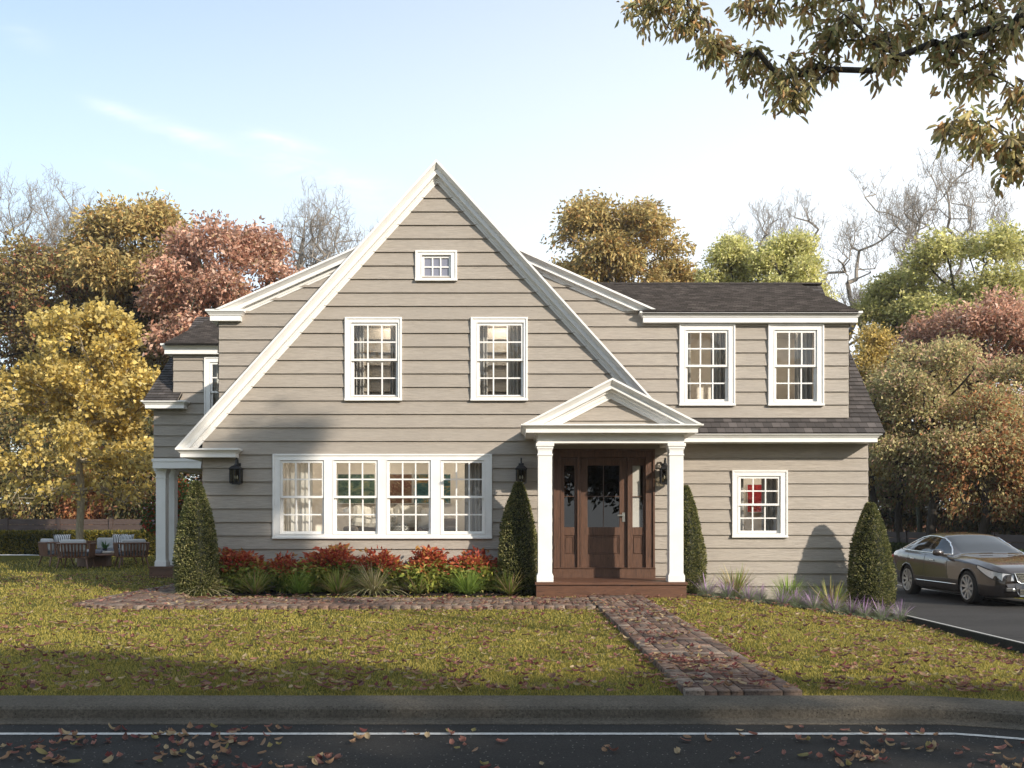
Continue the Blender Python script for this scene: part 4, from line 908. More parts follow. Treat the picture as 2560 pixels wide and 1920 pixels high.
def winter(seed,Hh,hw,z0,nl):
    rng=np.random.default_rng(seed); T=[]
    while len(T)<nl:
        v=rng.uniform(-1,1,3); h=(v[2]+1)/2; lim=math.sqrt(max(0,1-(max(0,h-.35)/.66)**2))*(.45+.55*min(1,h/.35)); 
        if math.hypot(v[0],v[1])<lim: T.append((v[0]*hw,v[1]*hw*.7,z0+(Hh-z0)*h))
    pos,par,r,ist=skeleton(np.array(T),[(0,0,0),(.1,0,z0*.25),(0,.1,z0*.5),(.1,0,z0*.75),(0,0,z0)],rng,seg=.55,r_tip=.016,lift=.9,curve=.3,jit=.16,expo=2.35)
    r=r*(1+(.24/r[1]-1)*np.clip(r/r[1],0,1)); P=[pos];PA=list(par);RR=list(r); n=len(pos); ext=[];ctr=np.array([0,0,z0*.8])
    def twig(i,L,rad,lev):
        nonlocal n
        d=(allp[i]-ctr); d/=np.linalg.norm(d)+1e-9; d=d*.55+rng.normal(0,.6,3); d[2]+=.25; d/=np.linalg.norm(d); prev=i; p=allp[i]
        for s in range(3):
            d=d+rng.normal(0,.16,3)+np.array([0,0,.08]); d/=np.linalg.norm(d); p=p+d*L/3; allp.append(p); PA.append(prev); RR.append(rad*(1-.25*s)); prev=n; n+=1
            if lev<2 and s>=0:
                for _ in range(1 if s<2 else 2): twig(prev,L*rng.uniform(.45,.7),rad*.8,lev+1)
    allp=list(pos)
    for i in range(5,len(pos)):
        if r[i]<.055:
            for _ in range(rng.integers(1,3) if not ist[i] else 3): twig(i,rng.uniform(.6,1.05),.0125,0)
    return np.array(allp),np.array(PA),np.array(RR)
spec('dark_leafy_tree',20,640,1270,300,47,'dark olive tree filling the gap at the extreme left edge',OLV,61,nt=700,per=34,leaf=.2,spread=.7,bk='bark_dark')
spec('dark_leafy_tree',250,760,1290,320,46,'dark olive tree hidden low behind the yellow tree',OLV,62,nt=700,per=34,leaf=.2,spread=.7,bk='bark_dark')
spec('mixed_leaf_tree',2250,880,1320,220,36,'low green and russet tree just right of the house above the fence',MIX,63,nt=700,per=34,leaf=.14,spread=.5)
spec('mixed_leaf_tree',2460,980,1330,260,31,'low russet and gold tree right above the car roof',MIX[:2]+RUS[:2],64,nt=700,per=34,leaf=.13,spread=.5)
spec('golden_tree',1690,640,860,150,47,'small golden tree behind the roof between the big golden tree and the lime trees',GOLD,65,nt=380,per=30,leaf=.2,spread=.5,bk='bark_grey')
def bare(px,pt,pb,wpx,Y,label,seed,depth=5,wf=1.0):
    X,ax,az,cz=crown_at(px,pt,pb,wpx,Y); g=float(zt(X,Y)); Hh=cz+az-g; P,par,r=winter(seed,Hh-.5,ax*.9,max(1.5,cz-az-g+.2),int(55*wf*ax/3))
    tree('bare_tree',(wood_mesh('trunk',P,par,r,M['bark_grey']),None),X,Y,label,'bare trees')
bare(85,435,820,420,50,'leafless tree at the far left edge above the dark leafy tree',31)
bare(215,495,820,260,52,'leafless tree poking up behind the golden tree on the far left',38)
bare(820,500,760,230,48,'small leafless tree between the salmon tree and the gable',32)
bare(770,520,760,160,50,'slim leafless tree beside the salmon tree',39)
bare(1960,500,760,260,50,'small leafless tree behind the yellow-green trees on the right',33)
bare(2210,430,900,300,46,'spreading leafless tree at the upper right, nearer the house',34,wf=1.1)
bare(2390,345,900,400,47,'tallest spreading leafless tree, at the upper right under the hanging branches',35,wf=1.5)
bare(2110,590,930,200,48,'leafless tree low behind the right end of the roof',36)
# understorey beyond the fences
def shrub_mesh(seed,cols,ax=2.2,az=1.8,leaf=.16): return make_tree(seed,ax,ax*.6,az,az+.3,cols,nt=230,per=60,leaf=leaf*.85,spread=.55,rk=.55,nl=9,seg=.4)
SH=[shrub_mesh(41,DRK),shrub_mesh(42,DRK+OLV[:2]),shrub_mesh(43,RUS),shrub_mesh(44,OLV+RUS[:1])]
hs=[(-23.5,41,0,1.15),(-20,42,1,1.25),(-16.8,41.5,2,1.0),(-14.2,41,0,1.3),(-11.2,42,3,1.2),(-8.3,41,0,1.25),(14.8,42,0,1.2),(17.6,40,1,1.25),(21,40,2,1.1),(17.2,35.5,0,1.05),(17.6,31,1,1.0),(19.8,33,2,1.15),(17,27,0,.95),(22.5,36,3,1.3),(-26.5,42,1,1.2)]
wl=['far-left corner, behind the left fence','behind the left fence, left of the yellow tree','rusty orange, behind the left fence by the yellow tree','behind the left fence, right of the yellow tree trunk','behind the left fence near the side porch','seen past the side porch columns','behind the hedge right of the house corner','behind the right fence above the car roof','rusty orange, deep behind the right fence','close behind the right fence near the house','behind the right fence over the car bonnet','rusty orange, behind the right fence at the picture edge','at the near end of the right fence','far behind the right fence at the picture edge','outermost on the left behind the left fence']
kn=['dense dark green','dark olive','','dark red and olive']
for (x,y,i,s),l in zip(hs,wl):
    tree('bush',SH[i],x,y,(kn[i]+' bush '+l).strip(),'bushes beyond the fences',rz=x*1.7,s=(s,s,s*1.15),z=float(zt(x,y)),cat='bush')
# flowering bush seen under the side porch
FLW=[(.07,.13,.03,5),(.12,.18,.04,4),(.45,.05,.03,2),(.55,.15,.05,1),(.5,.4,.5,.5)]
e=tree('flowering_bush',make_tree(51,1.3,1.0,1.25,1.35,FLW,nt=260,per=50,leaf=.09,spread=.35,rk=.5,r_tip=.006,seg=.3,w=.7),-10.4,31.5,'green bush with small red flowers seen between the side porch and the cone shrub','shrubs by the house',cat='bush')
# overhanging foreground branches and the trees across the street that shade the lawn
def street_tree():
    rng=np.random.default_rng(77)
    vis=[(1680,-10,95,10.2),(1620,20,60,10.3),(1730,45,60,10.1),(1800,105,60,9.8),(1870,150,70,9.7),(1945,195,70,9.5),(2030,165,70,9.5),(2065,105,55,9.4),(1975,240,50,9.4),(1890,20,70,9.9),(2120,45,60,9.2),(2185,95,65,9.2),(2225,145,55,9.1),(2300,45,80,9.3),(2370,110,65,9.0),(2410,165,60,8.9),(2455,190,50,8.8),(2500,90,70,8.8),(2560,40,80,8.9),(2395,305,45,8.6),(2445,335,55,8.5),(2510,370,55,8.5),(2550,240,55,8.6),(2540,425,45,8.4),(2590,330,70,8.4),(2040,-20,80,9.7),(2200,-20,80,9.5),(2440,-10,80,9.2)]
    tips=[];cl=[]
    for px,py,r,d in vis:
        c=np.array(S(px,py,d)); rr=r*d/F
        for _ in range(max(8,int(rr*60))):
            v=rng.normal(0,1,3); v/=np.linalg.norm(v); p=c+v*rr*np.array([1,1.3,.75])*rng.uniform(.2,.95); tips.append(p)
    hid=[(3.0,10.2,7.6,.6),(2.6,9.3,8.2,.5),(5.2,8.0,6.7,.6),(4.9,8.2,8.8,.55),(8.6,4.2,8.4,.6),(5.6,9.0,5.8,.6),(8.7,3.9,9.3,.7),(9.0,3.9,10.0,.6),(9.4,3.9,10.6,.6),(9.9,3.8,11.5,.5),(9.6,4.0,9.2,.5),(8.6,4.1,10.8,.45),(10.5,3.7,9.0,.45),(6,4,11.3,1.0),(4.8,4.2,10.4,.9),(5.2,5.6,11.6,.9),(3.5,4.5,9.6,.8)]
    for x,y,z,r in hid:
        for _ in range(int((48 if z>8.0 and x>7.3 else 30)*r)):
            v=rng.normal(0,1,3); v/=np.linalg.norm(v); tips.append(np.array([x,y,z])+v*r*rng.uniform(.2,1))
    tips=np.array(tips); base=np.array([8.7,3.6,-.25]); tips=tips-base
    trunk=[(0,0,0),(0,.02,1),(-.05,.05,2),(-.1,.1,3),(-.2,.3,4),(-.5,.7,4.9),(-1.0,1.3,5.7),(-1.7,2.0,6.3),(-2.4,2.8,6.9),(-3.1,3.6,7.3),(-3.9,4.5,7.5)]
    pos,par,r,ist=skeleton(tips,trunk,rng,seg=.30,r_tip=.0055,lift=-.05,jit=.07,curve=.25,expo=2.35)
    wm=wood_mesh('trunk',pos,par,r,M['bark_dark'])
    tp=pos[ist]; per=14; n=len(tp)*per; C=np.repeat(tp,per,axis=0); off=rng.normal(0,1,(n,3)); off/=np.linalg.norm(off,axis=1,keepdims=True); C=C+off*rng.uniform(.02,.14,(n,1))
    cols=[(.42,.37,.15,3),(.56,.46,.20,3),(.66,.54,.29,2),(.36,.37,.16,2),(.54,.32,.14,2),(.25,.19,.11,1)]
    V,Q,c=leaves2(C,off*.8,.098,rng,cols,w=.34,droop=1.0,shade=np.repeat(rng.uniform(.75,1.2,len(tp)),per),up=.5)
    hi=tp[((tp[:,0]>-1.6)&(tp[:,2]>7.9))|(tp[:,2]>9.6)]; C=np.repeat(hi,34,axis=0); off=rng.normal(0,1,(len(C),3)); off/=np.linalg.norm(off,axis=1,keepdims=True); C=C+off*rng.uniform(.05,.3,(len(C),1))
    V2,Q2,c2=leaves2(C,off*.8,.17,rng,cols,w=.4,droop=.6); Q=np.concatenate([Q,Q2+len(V)]); V=np.concatenate([V,V2]); c=np.concatenate([c,c2])
    e=empty('street_tree',tuple(base),0,'tree with drooping olive-brown leaves whose branches hang into the upper right sky','tree'); link('trunk',wm,e); link('crown',np_mesh('crown',V,Q,M['leaf'],c),e)
street_tree()
for i,(x,y,k,s,l) in enumerate(((-19,-15,0,2.6,'far left'),(-12,-17,3,2.9,'left'),(-5,-15,1,2.5,'left of centre'),(2,-17,3,2.8,'directly behind the camera'),(9,-16,0,2.6,'right of centre'),(16,-15,1,2.5,'right'),(23,-16,3,2.7,'far right'))):
    tree('bush',SH[k],x,y,'big dark bush across the street, '+l,'bushes across the street',rz=x,s=(s,s,s*.95),z=-.15,cat='bush')
ST=make_tree(61,2.3,1.5,1.6,6.6,GOLD,nt=85,per=60,leaf=.20,spread=.28,r_tip=.014,trunk_r=.2,rk=.5,nl=6,bk='bark_dark')
for x,y,rz,s,l in ((5.2,-1.7,.4,.9,'nearest to the camera'),(8.0,-3.9,2.1,1.0,'second along the opposite verge'),(10.8,-4.4,3.0,1.0,'third along the opposite verge'),(13.8,-4.6,4.0,1.0,'fourth along the opposite verge'),(19.0,-3.6,5.2,1.0,'last along the opposite verge')):
    tree('shade_tree',ST,x,y,'street tree shading the road, '+l,'trees on the opposite verge',rz=rz,s=s,z=-.15)
# clipped cones
def cone_mesh():
    rng=np.random.default_rng(5); n=17000; Hh=1.93
    h=rng.uniform(0,1,n)**1.25; prof=np.where(h<.12,.86+h*1.1,1.0*(1-(np.maximum(h-.12,0)/.88)**2.5)*.86+.12*(1-h*.35)); R=.335*np.maximum(prof,.0)+.015
    a=rng.uniform(0,2*np.pi,n); wob=1+.05*np.sin(a*3+h*7)+.05*np.sin(a*5-h*11); R=R*wob*rng.uniform(.86,1.06,n)
    C=np.stack([R*np.cos(a),R*np.sin(a),h*Hh+.02],1); D=np.stack([np.cos(a),np.sin(a),np.full(n,.35)],1)
    cols=[(.15,.165,.055,3),(.22,.225,.08,3),(.33,.31,.13,2),(.08,.095,.04,2),(.42,.38,.18,1)]
    V,Q,c=leaves_np(C,D*1.3,.036,rng,cols,w=.6,droop=-.1,up=.2)
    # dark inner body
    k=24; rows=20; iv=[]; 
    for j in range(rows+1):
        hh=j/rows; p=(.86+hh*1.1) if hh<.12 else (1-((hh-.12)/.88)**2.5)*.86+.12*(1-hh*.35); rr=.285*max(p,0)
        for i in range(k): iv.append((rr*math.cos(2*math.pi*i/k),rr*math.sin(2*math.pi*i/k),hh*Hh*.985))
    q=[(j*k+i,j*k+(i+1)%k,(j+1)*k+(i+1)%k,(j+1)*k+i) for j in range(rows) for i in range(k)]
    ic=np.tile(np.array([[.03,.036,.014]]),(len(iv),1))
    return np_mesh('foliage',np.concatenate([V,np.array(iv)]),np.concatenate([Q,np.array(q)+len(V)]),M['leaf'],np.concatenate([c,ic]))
CM=cone_mesh(); stem=MB(); stem.tube([(0,0,-.1),(0,0,.3)],.035); 
first=True
for x,y,l,s in ((-5.38,16.98,'cone-shaped clipped evergreen at the left corner of the house','1'),(.115,17.35,'cone-shaped clipped evergreen between the wide window and the porch','2'),(3.13,18.05,'cone-shaped clipped evergreen half hidden behind the right porch column','3'),(6.50,18.05,'cone-shaped clipped evergreen by the driveway casting its shadow on the siding','4')):
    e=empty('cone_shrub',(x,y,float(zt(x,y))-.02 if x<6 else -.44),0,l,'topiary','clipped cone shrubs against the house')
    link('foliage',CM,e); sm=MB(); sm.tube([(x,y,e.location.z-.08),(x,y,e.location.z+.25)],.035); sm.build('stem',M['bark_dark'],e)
    if s=='4': e.scale=(1.12,1.12,1.04)
# blades
def blades(rng,n,H,R,spread,lean,cols,width=.006,segs=4,arch=1.0,jit=.25,base=.05):
    a=rng.uniform(0,2*np.pi,n); L=H*rng.uniform(1-jit,1+jit*.5,n); l=lean*rng.uniform(.05,1,n)**.7; b=rng.uniform(0,base,n); a2=a+rng.normal(0,.4,n)
    P0=np.stack([b*np.cos(a2),b*np.sin(a2),np.zeros(n)],1); dr=np.stack([np.cos(a),np.sin(a),np.zeros(n)],1); sd_=np.stack([-np.sin(a),np.cos(a),np.zeros(n)],1)
    rows=[]; u=np.linspace(0,1,segs+1)
    for i,t in enumerate(u):
        ang=l*(.62+.55*arch*t); x=L*t*np.sin(np.minimum(ang,2.2)*.95); z=L*t*np.cos(np.minimum(ang,2.2)*.95); p=P0+dr*x[:,None]+np.array([0,0,1.])*z[:,None]
        wv=width*(1-t**2*.9); rows.append(p-sd_*wv/2); rows.append(p+sd_*wv/2)
    V=np.stack(rows,1).reshape(-1,3); m=2*(segs+1); bs=(np.arange(n)*m)[:,None,None]; q=np.stack([[2*i,2*i+1,2*i+3,2*i+2] for i in range(segs)])[None]+bs
    c=np.array([x[:3] for x in cols]); wt=np.array([x[3] for x in cols],float); wt/=wt.sum(); ci=c[rng.choice(len(c),n,p=wt)]*rng.uniform(.7,1.3,(n,1))
    return V,q.reshape(-1,4),np.repeat(ci,m,axis=0)
def grass_clump(seed,H,cols,n=260,lean=1.1,arch=1.0,width=.007):
    rng=np.random.default_rng(seed); V,Q,c=blades(rng,n,H,0,.1,lean,cols,width=width,arch=arch); return np_mesh('blades',V,Q,M['grass'],c)
GC1=[(0.208, 0.273, 0.065, 4), (0.312, 0.351, 0.091, 3), (0.429, 0.364, 0.13, 2), (0.52, 0.351, 0.221, 2)]; GC2=[(0.221, 0.312, 0.065, 5), (0.299, 0.403, 0.091, 4), (0.39, 0.442, 0.13, 1)]; GC3=[(0.572, 0.494, 0.312, 3), (0.39, 0.377, 0.182, 3), (0.26, 0.273, 0.104, 2), (0.676, 0.546, 0.351, 1)]
GM={'spiky':grass_clump(1,.52,GC1,190,1.75,.35,.017),'fine':grass_clump(2,.50,GC2,330,1.7,.5,.013),'arch':grass_clump(3,.58,GC3,330,1.5,1.1,.012)}
gl=[(440,1485,'arch','brownish arching grass clump in front of the left cone shrub'),(551,1486,'spiky','green spiky grass clump under the left lantern'),(645,1484,'fine','fine bright green grass clump under the left end of the wide window'),(731,1488,'spiky','stiff green and tan grass clump below the second sash of the wide window'),(808,1485,'arch','pale arching grass clump at the middle of the bed under the wide window'),(905,1488,'spiky','stiff grass clump below the third and fourth sashes of the wide window'),(1012,1485,'fine','fine green grass clump under the right end of the wide window'),(1102,1489,'spiky','green spiky grass clump in front of the cone shrub beside the porch')]
for px,_,k,l in gl:
    x=SX(px*1.157,17.05); e=link('ornamental_grass',GM[k]); e.location=(x,17.02+rnd.uniform(-.04,.04),.01); e.rotation_euler=(0,0,px*.7); s=rnd.uniform(1.0,1.15); e.scale=(s*1.2,s,s*.92); tag(e,l,'grass clump','ornamental grasses in the front bed')
# red shrubs
def nandina(seed):
    rng=np.random.default_rng(seed); lobes=[(0,0,.28,.27),(-.19,.0,.24,.19),(.19,-.02,.24,.19),(0,-.1,.36,.2),(-.2,-.05,.12,.16),(.2,-.05,.12,.16),(0,-.15,.14,.2)]; tips=crown_tips(rng,lobes,190); tips[:,1]*=.8; tips=tips[tips[:,2]>.06]
    pos,par,r,ist=skeleton(tips,[(0,0,0),(0,0,.05),(0,0,.1),(0,0,.14)],rng,seg=.1,r_tip=.0018,lift=.2)
    tp=pos[ist]; per=24; n=len(tp)*per; C=np.repeat(tp,per,axis=0)+rng.normal(0,.038,(n,3)); D=C-np.array([0,0,.2]); D/=np.linalg.norm(D,axis=1,keepdims=True)
    hz=C[:,2]+rng.normal(0,.05,n)
    V,Q,c1=leaves_np(C,D,.078,rng,[(.50,.11,.06,3),(.58,.19,.08,2),(.40,.07,.045,2),(.50,.27,.08,1)],w=.42,droop=.35)
    c2=np.array([(.26,.32,.065),(.38,.40,.08),(.17,.22,.05),(.46,.40,.11)])[rng.integers(0,4,n)]; c2=np.repeat(c2,4,axis=0); red=np.repeat(hz>.36,4)[:,None]
    return wood_mesh('stems',pos,par,r,M['bark_dark'],1.0),np_mesh('leaves',V,Q,M['leaf'],np.where(red,c1,c2))
NM=[nandina(1),nandina(2)]
for i,(px,l) in enumerate(((513,'first from the left, beside the left cone shrub'),(611,'second from the left, under the left edge of the wide window'),(719,'third from the left, fullest, under the wide window'),(822,'fourth from the left, under the middle of the wide window'),(924,'fifth from the left, under the wide window'),(1026,'last on the right, under the right edge of the wide window'))):
    x=SX(px*1.157,17.5); e=empty('red_shrub',(x,17.47,.02),0,'red-tipped shrub, '+l,'shrub','red-tipped shrubs in the front bed')
    a,b=NM[i%2]; link('stems',a,e); link('leaves',b,e); e.rotation_euler=(0,0,i*1.9); s=(1.16,1.0,1.26,1.12,1.22,1.1)[i]; e.scale=(s*1.38,s*1.0,s*1.08)
# right bed: silvery tufts with violet spikes, and green grasses
def violet(seed):
    rng=np.random.default_rng(seed); V,Q,c=blades(rng,420,.30,0,.1,1.7,[(.33,.39,.24,3),(.44,.48,.33,3),(.24,.31,.16,2)],width=.006,arch=1.0)
    V2,Q2,c2=blades(rng,26,.40,0,.1,1.15,[(.46,.28,.50,2),(.56,.38,.58,2),(.38,.22,.44,1)],width=.015,arch=.5,jit=.4)
    V3,Q3,c3=blades(rng,20,.40,0,.1,.9,[(.35,.2,.38,1)],width=.006,arch=.5)
    return np_mesh('leaves',V,Q,M['grass'],c),np_mesh('flower_spikes',np.concatenate([V2,V3]),np.concatenate([Q2,Q3+len(V2)]),M['grass'],np.concatenate([c2,c3]))
VM=[violet(1),violet(2)]
vp=[(3.42,17.45),(3.78,17.5),(4.12,17.38),(4.40,17.7),(4.72,17.4),(5.02,17.6),(5.28,17.42),(5.66,17.45),(5.98,17.55),(6.15,17.4),(6.48,17.42),(6.78,17.38)]
for i,(x,y) in enumerate(vp):
    w_=['nearest the right porch column','second from the porch','third from the porch','fourth from the porch','under the left half of the small window','under the small window','just right of the small window','left of the cone shrub shadow','inside the cone shrub shadow','left of the driveway cone shrub','in front of the driveway cone shrub','last before the driveway'][i]
    e=empty('violet_plant',(x,y,float(zt(x,y))),0,'silvery tuft with violet flower spikes, '+w_,'plant','violet flowering tufts in the right bed'); a,b=VM[i%2]; link('leaves',a,e); link('flower_spikes',b,e); e.rotation_euler=(0,0,i*1.3)
for x,y,k,s,l in ((4.05,18.05,'spiky',1.2,'orange-tipped green grass clump under the small window, nearest the porch'),(5.0,18.0,'fine',1.15,'soft green grass clump behind the violet plants right of the small window'),(5.75,17.9,'spiky',1.2,'orange-tipped grass clump at the foot of the cone shrub shadow'),(3.35,18.1,'fine',.85,'small green grass clump beside the half hidden cone shrub')):
    e=link('ornamental_grass',GM[k]); e.location=(x,y,float(zt(x,y))); e.rotation_euler=(0,0,x*5); e.scale=(s,s,s); tag(e,l,'grass clump','ornamental grasses in the right bed')
# ------------------------------------------------------------------ turf and leaf litter
def in_path(X,Y):
    xc=1.785-.105*(Y-7.63)/8.9
    a=(np.abs(X-xc)<.455)&(Y<16.6); b=(X>-6.3)&(X<1.3)&(Y>14.50)&(Y<15.95); c=(X>-6.7)&(X<-5.35)&(Y>14.9)&(Y<21.5); b2=(X<-5.5)&(Y<14.9)&(X>-6.6)
    return a|(b&~b2)|c
def bad(X,Y):
    bed=((X>-5.65)&(X<.4)&(Y>16.78))|((X>2.95)&(Y>17.2)&(X<6.9))|((X>-5.6)&(X<6.75)&(Y>17.8))|((X>.35)&(X<2.95)&(Y>16.54))|((X<-5.3)&(X>-8.2)&(Y>22.3))
    return bed|in_path(X,Y)|((X>6.84)&(X<11.0))|(Y<kerb_y(X)+.0)|(Y>38.2)
def turf():
    rng=np.random.default_rng(8); XS=[];YS=[];Hh=[]
    for ya,yb_,dens,h in ((7.3,9.5,2600,.024),(9.5,12,1500,.024),(12,15,850,.024),(15,19,450,.025),(19,25,120,.03),(25,37.5,34,.04)):
        xw=min(yb_*.53+.4,16) ; xl=-xw; xr=min(xw,6.9) if ya>8 else xw; n=int((yb_-ya)*(xr-xl)*dens)
        x=rng.uniform(xl,xr,n); y=rng.uniform(ya,yb_,n); ok=~bad(x,y); XS.append(x[ok]); YS.append(y[ok]); Hh.append(np.full(ok.sum(),h)*(1+ (ya>9)*.15*(ya-9)/4))
    x=rng.uniform(11.2,13.2,2500); y=rng.uniform(20,38,2500); XS.append(x); YS.append(y); Hh.append(np.full(2500,.05))
    X=np.concatenate(XS);Y=np.concatenate(YS);h=np.concatenate(Hh)*rng.uniform(.6,1.35,len(X)); n=len(X); Z=zt(X,Y)-.012
    a=rng.uniform(0,2*np.pi,n); wd=.0032+.0006*np.maximum(Y-8,0); dx=np.cos(a)*wd; dy=np.sin(a)*wd; lx=rng.normal(0,.45,n)*h; ly=rng.normal(0,.45,n)*h
    V=np.stack([np.stack([X-dx,Y-dy,Z],1),np.stack([X+dx,Y+dy,Z],1),np.stack([X+lx,Y+ly,Z+h],1)],1).reshape(-1,3)
    T=np.arange(n*3).reshape(-1,3); c=np.array([(.37,.30,.062),(.44,.355,.085),(.29,.26,.06),(.48,.39,.14),(.20,.21,.055)])[rng.choice(5,n,p=[.35,.27,.2,.08,.10])]
    pn=.5+.5*np.sin(X*1.3+1.7*np.sin(Y*.9))*np.sin(Y*1.1+X*.4); c=c*(.88+.24*pn)[:,None]*rng.uniform(.88,1.12,(n,1))
    o=link('grass',np_mesh('grass',V,T,M['grass'],np.repeat(c,3,axis=0))); tag(o,'short yellow-green turf covering the front and side lawns','grass',kind='stuff')
turf()
LC=[(.36,.17,.13),(.36,.22,.13),(.20,.065,.06),(.46,.35,.21),(.32,.27,.11),(.16,.08,.065)]
def dry_leaf(seed):
    r=random.Random(seed); V=[];Q=[]; L=.062; nU,nV=5,4; cu=r.uniform(.1,.9); cv=r.uniform(.2,1.2); tw=r.uniform(-.5,.5)
    for i in range(nU+1):
        u=i/nU; wv=math.sin(math.pi*min(1,u*.94+.06))**.75*(1-.35*u)*.62*L
        for j in range(nV+1):
            v=-1+2*j/nV; x=(u-.5)*L; y=v*wv/1.0*.5; z=.012*cu*(2*(u-.5))**2*1.6+abs(v)**1.6*.010*cv+tw*.01*v*(u-.5)
            V.append((x,y,z+.002))
    for i in range(nU):
        for j in range(nV): a=i*(nV+1)+j; Q.append((a,a+1,a+nV+2,a+nV+1))
    return V,Q
LV=[dry_leaf(s) for s in range(6)]
def litter():
    r=random.Random(21); pts=[]
    def clump(x,y,n,s):
        for _ in range(n): pts.append((x+r.gauss(0,s),y+r.gauss(0,s*.8)))
    # road, denser at the left
    for _ in range(78):
        x=r.uniform(-3.1,3.1); y=r.uniform(5.75,6.72)
        if -1.0<x<.9 and r.random()<.55: continue
        if x>.2 and r.random()<.35: continue
        clump(x,y,r.randint(1,5),.07)
    for _ in range(32): clump(r.uniform(-3.3,-1.6),r.uniform(5.8,6.9),r.randint(1,4),.07)
    for _ in range(12): clump(r.uniform(1.6,3.3),r.uniform(5.9,6.8),r.randint(2,4),.08)
    for _ in range(6): clump(r.uniform(-3,3),r.uniform(6.75,7.0),1,.05)
    n_road=len(pts)
    for _ in range(3000):
        y=7.75+(r.random()**1.25)*16; x=r.uniform(-1,1)*min(y*.55,13)
        if x>6.8: continue
        clump(x,y,r.randint(1,4),.09)
    for _ in range(60): y=r.uniform(7.8,16.4); clump(1.7+r.uniform(-.4,.4),y,r.randint(2,5),.08)
    for _ in range(80): clump(r.uniform(-6.2,1.2),r.uniform(14.6,15.9),r.randint(2,4),.08)
    ok=[]
    for i,(x,y) in enumerate(pts):
        if i>=n_road:
            ky=float(kerb_y(x))
            if y<ky+.03 or (6.8<x<11) : continue
            if bool(bad(np.array([x]),np.array([y]))[0]) and not bool(in_path(np.array([x]),np.array([y]))[0]): continue
        ok.append((x,y))
    ok.sort(key=lambda p:p[1])
    def zz(x,y):
        if y<float(kerb_y(x))-.5: return -.186
        if y<float(kerb_y(x)): return -.074
        if bool(in_path(np.array([x]),np.array([y]))[0]): return float(zt(x,y))+.058
        return float(zt(x,y))+.032
    ms={}
    for s in range(6):
        for c in range(6):
            V,Q=LV[s]; ms[(s,c)]=np_mesh('fallen_leaf',V,Q,M['leaf'],np.tile(np.array([LC[c]]),(len(V),1)),smooth=True)
    nm=['dusty pink','tan','dark red','pale straw','yellow-green','brown']
    for x,y in ok[:300]:
        s=r.randrange(6); c=r.choices(range(6),[3,3,2,2,1,2])[0]; o=link('fallen_leaf',ms[(s,c)]); o.location=(x,y,zz(x,y)); k=r.uniform(.7,1.2)*1.05
        o.rotation_euler=(r.gauss(0,.32),r.gauss(0,.32),r.uniform(0,6.28)); o.location.z+=.006; o.scale=(k,k*1.15,k)
        on='road asphalt' if y<float(kerb_y(x))-.5 else 'kerb edge' if y<float(kerb_y(x)) else 'near lawn by the kerb'
        tag(o,f'curled {nm[c]} fallen leaf lying on the {on}','leaf','fallen leaves nearest to the camera')
    V=[];Q=[];C=[]; off=0
    for x,y in ok[300:]:
        v,q=LV[r.randrange(6)]; v=np.array(v); c=LC[r.choices(range(6),[3,3,2,2,1,2])[0]]; k=r.uniform(.75,1.25)*1.12; R=Matrix.Rotation(r.uniform(0,6.28),3,'Z')@Matrix.Rotation(r.gauss(0,.2),3,'X')@Matrix.Rotation(r.gauss(0,.2),3,'Y')
        v=(v*np.array([k,k,k*.8]))@np.array(R).T+np.array([x,y,zz(x,y)]); V.append(v); Q.append(np.array(q)+off); off+=len(v); f=r.uniform(.7,1.2); C.append(np.tile(np.array([c])*f,(len(v),1)))
    o=link('leaf_litter',np_mesh('leaf_litter',np.concatenate(V),np.concatenate(Q),M['leaf'],np.concatenate(C),smooth=True)); tag(o,'reddish and tan fallen leaves scattered over the lawn and the brick path','leaf litter',kind='stuff')
litter()
# ------------------------------------------------------------------ fences and hedges
def fence(x0,y0,x1,y1,zb,zt_,label,gap=2.1):
    e=empty('fence',((x0+x1)/2,(y0+y1)/2,zb),0,label,'fence','board fences round the garden'); L=math.hypot(x1-x0,y1-y0); n=int(round(L/gap)); ux,uy=(x1-x0)/L,(y1-y0)/L; a=math.atan2(uy,ux)
    for i in range(n+1):
        p=MB(); Mx=Matrix.Translation((x0+ux*L*i/n,y0+uy*L*i/n,0))@Matrix.Rotation(a,4,'Z'); p.box(-.06,.06,-.06,.06,zb-.2,zt_+.03,Mx); p.box(-.075,.075,-.075,.075,zt_+.03,zt_+.05,Mx); p.build('post',M['fence'],e)
    for i in range(n):
        p=MB(); Mx=Matrix.Translation((x0+ux*L*i/n,y0+uy*L*i/n,0))@Matrix.Rotation(a,4,'Z'); z=zb; k=6; hh=(zt_-zb)/k
        for j in range(k): p.box(.06,L/n-.06,-.015+.012*(j%2),.015+.012*(j%2),zb+j*hh+.008,zb+(j+1)*hh-.006,Mx)
        p.build('panel',M['fence'],e)
fence(-30,39,-5.5,39,0,1.37,'dark board fence running behind the hedge on the left')
fence(14,16,14,46,-.45,.90,'dark board fence beside the driveway behind the parked car')
